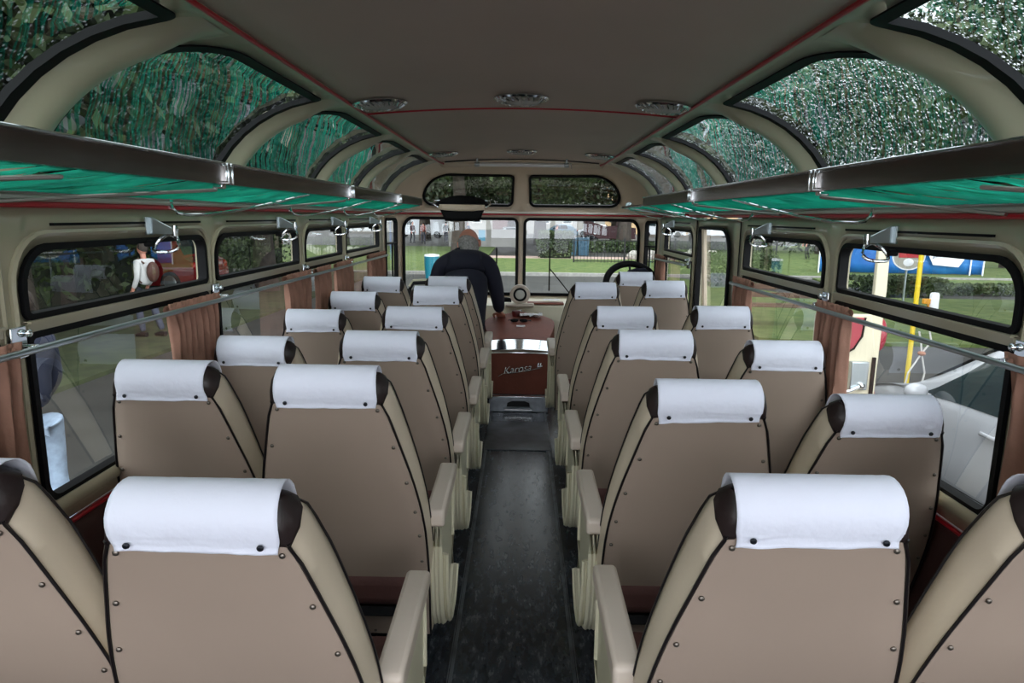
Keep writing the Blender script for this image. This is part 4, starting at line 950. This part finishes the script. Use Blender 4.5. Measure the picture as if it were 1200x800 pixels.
# road vehicles
def car(name, lab, loc, rz, col, L=4.2, W=1.78, H=1.46, hood=.88, wheel=True):
    root = thing(name, lab, 'car', loc, rz); paint = mat('paint_%d_%d_%d' % tuple(int(c*99) for c in col), col, .25, coat=.8)
    hl = L/2
    top = [(-hl, .55), (-hl+.05, .88), (-hl+.35, 1.02), (-hl+.75, H-.06), (-hl+1.4, H), (-.1, H-.0), (.45, H-.10), (1.08, hood+.06), (1.3, hood+.0), (hl-.35, hood-.12), (hl-.05, hood-.28), (hl, .5)]
    belt = lambda y: .86+.07*(-y/hl)*.6+.02
    N1 = 44
    def ringat(y):
        zt = smooth_tab(top, y); zb = min(belt(y), zt-.01); e = 1-.16*max(0, abs(y)/hl-.62)**1.2*2.2; w_ = W/2*e
        green = max(0, zt-zb); wr = w_*(.985-.26*min(1, green/.5)); cab = green > .10
        pts = [(w_*.93, .20), (w_*.985, .30), (w_*1.0, .52), (w_*.985, .70), (w_*.975, zb-.03), (w_*.955, zb), ((w_*.955+wr)/2+.01, zb+green*.5), (wr, zt-.05*min(1, green*4)), (wr*.86, zt-.012), (wr*.45, zt+.01), (0, zt+.015)]
        return pts
    ys = [-hl+L*k/N1 for k in range(N1+1)]; V = []; Fc = []; rings = [ringat(y) for y in ys]; n = 21
    for y, rg in zip(ys, rings):
        full = [(-x, z) for x, z in rg]+[(x, z) for x, z in rg[-2::-1]]
        V += [(x, y, z) for x, z in full]
    for i in range(N1):
        for k in range(n-1): Fc.append((i*n+k, i*n+k+1, (i+1)*n+k+1, (i+1)*n+k))
    Fc += [tuple(range(n)), tuple(N1*n+k for k in range(n-1, -1, -1))]
    MB().add(V, Fc).build('body', paint, root, angle=50)
    gm = mat('car_glass', (.02, .035, .04), .06, spec=.8)
    def side_pt(sx, y, t, o_=.006):
        rg = ringat(y); a, b, c = rg[5], rg[6], rg[7]; p = (a[0]+(b[0]-a[0])*t*2, a[1]+(b[1]-a[1])*t*2) if t < .5 else (b[0]+(c[0]-b[0])*(t-.5)*2, b[1]+(c[1]-b[1])*(t-.5)*2)
        return (sx*(p[0]+o_), y, p[1])
    for sx in (-1, 1):
        for a0, a1, b0, b1 in ((-.02, .98, -.02, .42), (-.95, -.08, -.80, -.08)):
            MB().grid(lambda u, v: side_pt(sx, (a0+(a1-a0)*u)*(1-v)+(b0+(b1-b0)*u)*v, .08+.80*v), 14, 8).build('side_window', gm, root)
        MB().grid(lambda u, v: side_pt(sx, -.05+.03*v, .05+.85*v, .009) if u < .5 else side_pt(sx, -.05+.03*v+.02, .05+.85*v, .009), 2, 8).build('window_pillar', M_RUBBER, root)
        mp = MB(); mp.ball((sx*(W/2+.09), .82, belt(.8)+.06), (.10, .055, .07), 14, 10); mp.box((sx*(W/2+.0), .84, belt(.8)+.02), (.10, .04, .03)); mp.build('mirror', paint, root)
        for yy in (-.02, -1.02): MB().tube([(sx*(W/2-.01), yy, .78), (sx*(W/2+.022), yy+.03, .785), (sx*(W/2+.022), yy+.15, .785), (sx*(W/2-.01), yy+.18, .78)], .013, 8, rz=.016).build('door_handle', paint, root)
        MB().tube([(sx*(W/2+.0), .98, .30), (sx*(W/2+.004), .98, .84), (sx*(W/2-.04), .98, .90)], .004, 5).tube([(sx*(W/2), -.06, .28), (sx*(W/2+.003), -.06, .85)], .004, 5).tube([(sx*(W/2-.01), -.06, .27), (sx*(W/2-.01), .98, .27)], .004, 5).build('door_seam', M_RUBBER, root)
        for yy in (hl-.80, -hl+.78):
            MW = Matrix.Rotation(R(90), 3, 'Y')
            MB().lathe([(.0001, -.10), (.30, -.10), (.315, -.07), (.315, .07), (.30, .10), (.0001, .10)], 28, c=(sx*(W/2-.10), yy, .315), M=MW).build('wheel', M_RUBBER, root)
            MB().lathe([(.0001, -.107), (.19, -.107), (.20, -.10), (.20, .10), (.19, .107), (.0001, .107)], 20, c=(sx*(W/2-.10), yy, .315), M=MW).build('hubcap', M_STEEL, root)
        MB().ball((sx*(W/2-.24), hl-.10, .58), (.16, .10, .07), 12, 8).build('headlamp', M_CHROME, root)
        MB().ball((sx*(W/2-.16), -hl+.10, .78), (.08, .10, .12), 12, 8).build('tail_lamp', mat('red_lamp', (.35, .01, .01), .2), root)
    def scr(y0, y1):
        def f_(u, v):
            y = y0+(y1-y0)*v; rg = ringat(y); w_ = rg[7][0]*.93; x = (u*2-1)*w_; zt = rg[9][1]; return (x, y, zt+.012-.03*(u*2-1)**2*0-.020*abs(u*2-1)**4)
        return f_
    MB().grid(scr(1.02, .50), 14, 8).build('windscreen', gm, root); MB().grid(scr(-hl+.40, -hl+.72), 14, 6).build('rear_window', gm, root)
    return root
car('parked_car', 'white car parked close beside the right windows', (4.28, 4.72, GZ), R(2), (.42, .43, .46), H=1.48)
car('parked_car', 'blue car parked on the far street ahead', (4.3, 80, GZ), R(90), (.16, .28, .38), W=1.8)
car('parked_car', 'white car behind the blue one on the far street', (8.8, 84, GZ), R(78), (.75, .76, .8))
car('parked_car', 'white car seen ahead at the right edge of the left windscreen', (-.9, 56, GZ), R(10), (.62, .66, .7))
def van(lab, loc, rz, col, L=5.4, H=2.3):
    root = thing('parked_van', lab, 'van', loc, rz); pm = mat('vanpaint_%d' % int(col[0]*99), col, .3, coat=.5); hl = L/2
    prof = [(-hl, .3), (-hl, H-.1), (-hl+.15, H), (hl-1.6, H), (hl-1.3, H-.08), (hl-.75, 1.35), (hl-.08, 1.05), (hl, .8), (hl, .3)]
    MB().prism(prof, -.95, .95).build('body', pm, root, bevel=.05)
    for sx in (-1, 1):
        MB().prism([(hl-1.85, 1.30), (hl-1.75, H-.35), (hl-1.35, H-.35), (hl-.88, 1.36)], sx*.953, sx*.962).build('side_window', mat('car_glass', (0, 0, 0)), root)
        for yy in (hl-.85, -hl+.95): MB().lathe([(.0001, -.11), (.34, -.11), (.34, .11), (.0001, .11)], 22, c=(sx*.86, yy, .34), M=Matrix.Rotation(R(90), 3, 'Y')).build('wheel', M_RUBBER, root)
    MB().add([(-.8, hl-.79, 1.38), (.8, hl-.79, 1.38), (.75, hl-1.27, H-.14), (-.75, hl-1.27, H-.14)], [(0, 1, 2, 3)]).build('windscreen', mat('car_glass', (0, 0, 0)), root, solid=.02)
van('white van parked on the far street behind the dark red trailer', (17, 84, GZ), R(84), (.8, .82, .86)); van('second white van to the right of the far street tree', (23, 84, GZ), R(90), (.74, .76, .8))
van('white van parked on the far street at the left', (-10.5, 72, GZ), R(90), (.70, .72, .76))
tr = thing('red_trailer', 'dark red trailer with sloping side on the far street', 'trailer', (7.1, 58, GZ))
MB().prism([(-1.9, .55), (2.3, .55), (2.3, 1.45), (1.8, 1.5), (1.75, 1.95), (.9, 1.95), (.85, 1.6), (-.2, 1.55), (-1.9, 2.1)], -.8, .8, 'y').build('body', mat('maroon', (.07, .015, .02), .5), tr, bevel=.03)
for x in (-1.1, 1.3): MB().lathe([(.0001, -.9), (.36, -.9), (.36, .9), (.0001, .9)], 20, c=(x, 0, .36), M=Matrix.Rotation(R(90), 3, 'X')).build('wheel', M_RUBBER, tr)
mc = thing('motorcycle', 'dark motorcycle standing on the far street ahead', 'motorcycle', (5.0, 52, GZ))
for x in (-.7, .7): MB().tube([(x+.30*math.cos(q), 0, .32+.30*math.sin(q)) for q in [2*math.pi*k/20 for k in range(20)]], .06, 8, closed=True).build('wheel', M_RUBBER, mc)
MB().tube([(-.7, 0, .32), (-.3, 0, .75), (.35, 0, .85), (.7, 0, .32)], .05, 8).ball((.1, 0, .85), (.33, .16, .14), 12, 8).ball((0, 0, .45), (.26, .18, .22), 12, 8).build('frame', M_LEG, mc)
MB().ball((-.35, 0, .82), (.32, .13, .07), 12, 8).build('saddle', M_RUBBER, mc); MB().tube([(.45, -.35, 1.08), (.52, 0, 1.0), (.45, .35, 1.08)], .025, 6).build('handlebar', M_CHROME, mc)
for x, lab in ((3.0, 'blue waste bin beside the trimmed hedge block'), (3.75, 'blue waste bin next to the fence post')):
    b_ = thing('waste_bin', lab, 'bin', (x, 42, GZ)); MB().prism([(-.30, 0), (.30, 0), (.34, 1.0), (-.34, 1.0)], -.32, .32, 'y').build('body', mat('blue_plastic', (.015, .06, .10), .5), b_, bevel=.02); MB().box((0, 0, 1.03), (.72, .70, .07)).build('lid', mat('blue_plastic', (0, 0, 0)), b_, bevel=.02)
# building ahead on the left
bd = thing('building', 'white street building with brown door ahead of the left windscreen', 'building', (-6, 92, GZ))
MW_ = mat('white_render', (.27, .26, .24), .8, var=.06, vscale=1)
MB().box((0, 3, 5), (34, 6, 10)).build('wall', MW_, bd, smooth=False)
for x in range(-15, 16, 3):
    for z in (2.0, 5.4):
        if x in (3,): continue
        f_ = MB().box((x, -.04, z+.2), (1.3, .12, 1.7)).build('window_frame', mat('pale_frame', (.55, .55, .52), .6), bd, smooth=False)
        MB().box((x, -.08, z+.2), (1.05, .1, 1.45)).build('pane', mat('car_glass', (0, 0, 0)), f_, smooth=False)
MB().box((3.2, -.06, 1.7), (2.2, .16, 3.4)).build('door', mat('brown_door', (.10, .05, .045), .6), bd, smooth=False)
bd2 = thing('building', 'ochre house front farther right beyond the parked cars', 'building', (22, 98, GZ))
MB().box((0, 3, 4.5), (22, 6, 9)).build('wall', mat('ochre_render', (.50, .34, .18), .8, var=.06), bd2, smooth=False)
for x in range(-9, 10, 3): MB().box((x, -.04, 2.4), (1.3, .12, 1.6)).build('window', mat('car_glass', (0, 0, 0)), bd2, smooth=False)
bw = thing('notice_wall', 'low white wall with a blue poster on the far side of the lawn', 'wall', (-2.9, 52, GZ))
MB().box((0, 0, .65), (5.2, .3, 1.3)).build('wall', MW_, bw, bevel=.03); MB().box((-.1, -.17, .85), (.5, .03, .8)).build('poster', mat('blue_plastic2', (.03, .25, .38), .5), bw)
# people outside
def person(lab, loc, rz, sc, top, leg, hair=(.03, .02, .015), stride=.12, lean=0, child=False):
    r_ = thing('person', lab, 'person', loc, rz); r_.scale = (sc,)*3
    mt = mat('top_%d_%d_%d' % tuple(int(c*99) for c in top), top, .85, bump=.2, bscale=20); ml = mat('leg_%d_%d_%d' % tuple(int(c*99) for c in leg), leg, .85, bump=.25, bscale=25, var=.2, vscale=14); mh = mat('hair_%d' % int(hair[0]*999), hair, .8)
    V = [(0, 0, .95), (0, .01, 1.15), (0, .02+lean, 1.36), (0, .02+lean, 1.46), (-.17, .01+lean, 1.40), (-.22, -.02+lean, 1.13), (-.20, .10+lean, .92), (.17, .01+lean, 1.40), (.22, .02+lean, 1.13), (.20, .16+lean, .94)]
    skin_obj('jacket', V, [(0, 1), (1, 2), (2, 3), (2, 4), (4, 5), (5, 6), (2, 7), (7, 8), (8, 9)], [(.16, .11), (.15, .11), (.16, .11), (.06, .06), .07, .052, .042, .07, .052, .042], mt, r_)
    V = [(0, 0, .98), (-.09, stride*.4, .86), (-.10, stride, .48), (-.10, stride*.5, .10), (.09, -stride*.4, .86), (.10, -stride*.4, .48), (.10, -stride*1.6, .12)]
    skin_obj('trousers', V, [(0, 1), (1, 2), (2, 3), (0, 4), (4, 5), (5, 6)], [(.15, .11), .095, .072, .055, .095, .072, .055], ml, r_)
    for x, y in ((-.10, stride*.5), (.10, -stride*1.6)): MB().tube([(x, y-.07, .05), (x, y+.04, .055), (x, y+.17, .03)], [.045, .045, .03], 10).build('shoe', M_LEG, r_)
    MB().tube([(0, .02+lean, 1.44), (0, .03+lean, 1.56)], .05, 10).ball((0, .035+lean, 1.64), (.078, .095, .115), 18, 12).ball((0, .13+lean, 1.63), (.012, .016, .02), 8, 6).build('head', M_SKIN, r_)
    MB().ball((0, .015+lean, 1.665), (.086, .10, .105), 18, 12).build('hair', mh, r_)
    for x, y in ((-.20, .12+lean), (.20, .18+lean)): 
        h_ = MB(); h_.tube([(x, y-.02, .95), (x, y, .88)], .03, 8); h_.ball((x, y+.01, .87), (.022, .035, .045), 10, 8)
        for k in range(4): h_.tube([(x, y-.02+.018*k, .84), (x, y-.018+.019*k, .80), (x, y-.01+.018*k, .765)], .008, 6)
        h_.tube([(x, y+.03, .88), (x, y+.06, .85), (x, y+.065, .82)], .009, 6); h_.build('hand', M_SKIN, r_)
    return r_
p = person('person in white hooded top walking past the first left window', (-6.75, 12.2, GZ+.06), R(75), .97, (.70, .70, .70), (.05, .06, .09), hair=(.05, .04, .035))
MB().tube([(-.12, -.10, 1.38), (-.13, .02, 1.46), (-.13, .12, 1.34), (-.14, .12, 1.15), (-.13, -.02, 1.02)], .017, 8).build('strap', mat('brown_strap', (.09, .035, .025), .6), p)
MB().ball((0, -.17, 1.22), (.13, .08, .19), 14, 10).build('backpack', mat('brown_strap', (0, 0, 0)), p)
person('person in light blue jeans and navy top standing close outside at the left edge', (-3.22, 4.32, GZ), R(80), 1.03, (.02, .025, .05), (.33, .42, .55), stride=.06)
for i, (x, y, a, b_, lab) in enumerate([(-6.6, 60, (.02, .02, .03), (.03, .03, .05), 'distant person in black before the white building, left of the group'), (-5.6, 61, (.5, .5, .5), (.05, .05, .08), 'distant person in grey top in the street group ahead'), (-4.7, 60, (.03, .05, .12), (.03, .03, .05), 'distant person in dark blue in the street group ahead'),
                                      (-9.2, 58, (.06, .02, .03), (.04, .04, .05), 'distant person in maroon at the left of the street'), (2.4, 48, (.08, .05, .05), (.30, .12, .05), 'distant person in dark top and rust trousers near the fence'), (-8.0, 56, (.20, .03, .02), (.05, .05, .07), 'distant person in red top at the left of the street'), (16.5, 40, (.01, .01, .012), (.01, .01, .012), 'distant person in black seen through the door window')]):
    person(lab, (x, y, GZ), i*1.3, 1, a, b_)
# red car far on the left, blue canister
car('parked_car', 'red car standing behind the person in white', (-11.2, 20.5, GZ), R(80), (.20, .010, .014), H=1.6)
cn = thing('canister', 'teal blue round canister standing outside left of the man', 'canister', (-1.30, 10.0, GZ))
MB().lathe([(.0001, 0), (.07, 0), (.085, .5), (.09, 1.3), (.11, 1.62), (.11, 1.72), (.0001, 1.72)], 24).build('body', mat('teal_plastic', (.01, .16, .22), .35), cn); MB().lathe([(.108, 1.70), (.112, 1.72), (.108, 1.735), (.05, 1.74), (.02, 1.745), (.0001, 1.746)], 24).build('lid', mat('white_plastic', (.7, .75, .8), .4), cn)
# banner tent on the right
bn = thing('banner_fence', 'long blue banner with white poles beyond the right lawn', 'banner', (16.0, 29.2, GZ)); bn.rotation_euler = (0, 0, R(-6))
MB().grid(lambda u, v: ((u-.5)*6.6, .04*math.sin(u*40)+.05*math.sin(u*9), .12+2.3*v), 60, 6).build('banner_cloth', mat('blue_banner', (.008, .10, .38), .5, vscale=.8, col2=(.02, .20, .55)), bn, solid=.02)
for x in (-3.3, -2.1, -.9, .7, 2.75, 3.25): MB().tube([(x, -.08, 0), (x, -.08, 2.5)], .03, 8).build('pole', mat('white_plastic', (0, 0, 0)), bn)
MB().prism([(1.25, .50), (2.25, .42), (2.52, .85), (2.52, 1.9), (1.02, 1.9), (1.04, .9)], -.14, -.11, 'y').build('white_panel', mat('white_print', (.75, .76, .78), .5), bn)
text_obj('JESENICE', 'panel_lettering', mat('navy_print', (.03, .05, .18), .5), bn, (1.78, -.16, .92), (R(90), 0, 0), .29, shear=0, ext=.004)
# yellow post, white bollard, chain, round sign, cream and red vehicle
yp = thing('yellow_post', 'thin yellow post on the asphalt between coach and lawn', 'post', (5.0, 8.65, GZ)); 
MB().tube([(0, 0, 0), (0, 0, 2.6)], .030, 12).build('tube', mat('yellow_paint', (.75, .55, .02), .4), yp); MB().lathe([(.0001, 0), (.12, 0), (.12, .02), (.0001, .03)], 14).build('foot', M_STEEL, yp)
wb = thing('white_bollard', 'short white bollard with orange bracket on the right lawn', 'bollard', (9.6, 15.9, GZ+.05))
MB().lathe([(.0001, 0), (.10, 0), (.10, .58), (.08, .62), (.0001, .63)], 18).build('body', mat('white_plastic', (0, 0, 0)), wb); MB().box((-.18, 0, .42), (.16, .08, .12)).box((-.13, 0, .32), (.04, .05, .2)).build('bracket', mat('orange_paint', (.75, .32, .02), .4), wb, bevel=.01)
cs = thing('rope_stand', 'white knotted ropes hanging beside the yellow post', 'rope', (4.82, 8.2, GZ)); cs.scale = (.9, 1, .6)
for a, b_ in ((0, .12), (.14, -.10)): MB().tube([(a, 0, 1.65), (a+.04, 0, 1.45), (.07, .0, 1.2), (b_+.02, 0, .8), (b_-.05, 0, .02)], .012, 6).build('rope', mat('white_rope', (.6, .58, .55), .8), cs)
MB().ball((.07, 0, 1.2), .05, 12, 8).build('knot', mat('rust_knot', (.35, .15, .08), .7), cs)
rs = thing('round_sign', 'round sign with white rim and red and white field before the banner', 'sign', (9.85, 17.6, GZ)); rs.scale = (.84, .84, .70)
MS = Matrix.Rotation(R(90), 3, 'X')
MB().tube([(0, .05, 0), (0, .05, 2.5)], .03, 8).build('pole', M_STEEL, rs)
MB().lathe([(.46, -.01), (.50, -.01), (.50, .01), (.46, .01), (.46, -.01)], 36, c=(0, 0, 2.02), M=MS).build('rim', mat('white_plastic', (0, 0, 0)), rs)
MB().lathe([(.0001, -.005), (.46, -.005), (.46, .006), (.0001, .006)], 36, c=(0, 0, 2.02), M=MS).build('field', mat('grey_field', (.40, .38, .33), .5), rs)
MB().box((0, -.012, 2.08), (.62, .012, .22)).build('red_bar', mat('red_sign', (.50, .02, .03), .4), rs, bevel=.03); MB().ball((.0, -.012, 1.80), (.16, .012, .15), 14, 8).build('white_spot', mat('white_plastic', (0, 0, 0)), rs)
vd = thing('open_cab_door', 'open cream and red vehicle door with metal latch box outside the right window', 'vehicle door', (2.37, 4.66, -.55))
cp = mat('cream_car_paint', (.68, .62, .46), .3, coat=.6); rp = mat('red_car_paint', (.36, .03, .05), .3, coat=.6)
MB().prism([(.035, .9), (.105, .9), (.115, 1.6), (.10, 2.15), (.03, 2.15)], -.02, .02, 'y').build('pillar', cp, vd, bevel=.008)
MB().prism([(-.34, .0), (.10, .0), (.105, 1.0), (.035, 1.42), (-.34, 1.42)], -.025, .025, 'y').build('cream_panel', cp, vd, bevel=.01)
MB().prism([(-.34, 1.14), (-.16, 1.14), (-.08, 1.19), (-.035, 1.27), (-.025, 1.40), (-.34, 1.40)], -.035, -.026, 'y').build('red_panel', rp, vd, bevel=.003)
MB().tube([(-.34, -.035, 1.135), (-.16, -.035, 1.135), (-.075, -.035, 1.185), (-.028, -.035, 1.27), (-.018, -.035, 1.40)], .007, 6).build('black_seam', M_RUBBER, vd)
MB().box((-.035, -.05, 1.0), (.12, .04, .20)).build('latch_box', M_STEEL, vd, bevel=.008); MB().tube([(-.03, -.08, .93), (-.10, -.09, .90), (-.17, -.09, .885)], .012, 8).ball((-.02, -.08, .935), .022, 10, 8).build('handle', M_CHROME, vd)
MB().box((-.20, -.035, .70), (.26, .02, .34)).build('lower_red_panel', rp, vd, bevel=.01); MB().box((.07, -.03, .95), (.02, .03, .35)).build('edge_seal', M_RUBBER, vd)
MB().ball((.135, .06, 1.27), (.05, .05, .12), 14, 10).build('red_lamp', rp, vd)
MB().prism([(.08, 0), (.19, 0), (.12, .95), (.085, .95)], .02, .04, 'y').build('red_flank', rp, vd)

pb = thing('park_bench', 'brown slatted park bench on the right lawn seen through the lower window', 'bench', (5.75, 14.6, GZ+.06), R(-8))
for z, y in ((.42, -.18), (.44, -.02), (.44, .14), (.62, .26), (.80, .30)):
    MB().box((0, y, z), (2.2, .11 if z < .5 else .03, .03 if z < .5 else .11)).build('slat', mat('bench_wood', (.12, .07, .045), .7, var=.2, vscale=6), pb, bevel=.006)
for x in (-.9, .9): MB().prism([(-.25, 0), (-.19, 0), (-.17, .40), (.20, .40), (.30, .88), (.34, .88), (.26, .38), (.30, 0), (.24, 0), (.20, .34), (-.20, .34)], x-.03, x+.03).build('leg', M_LEG, pb)
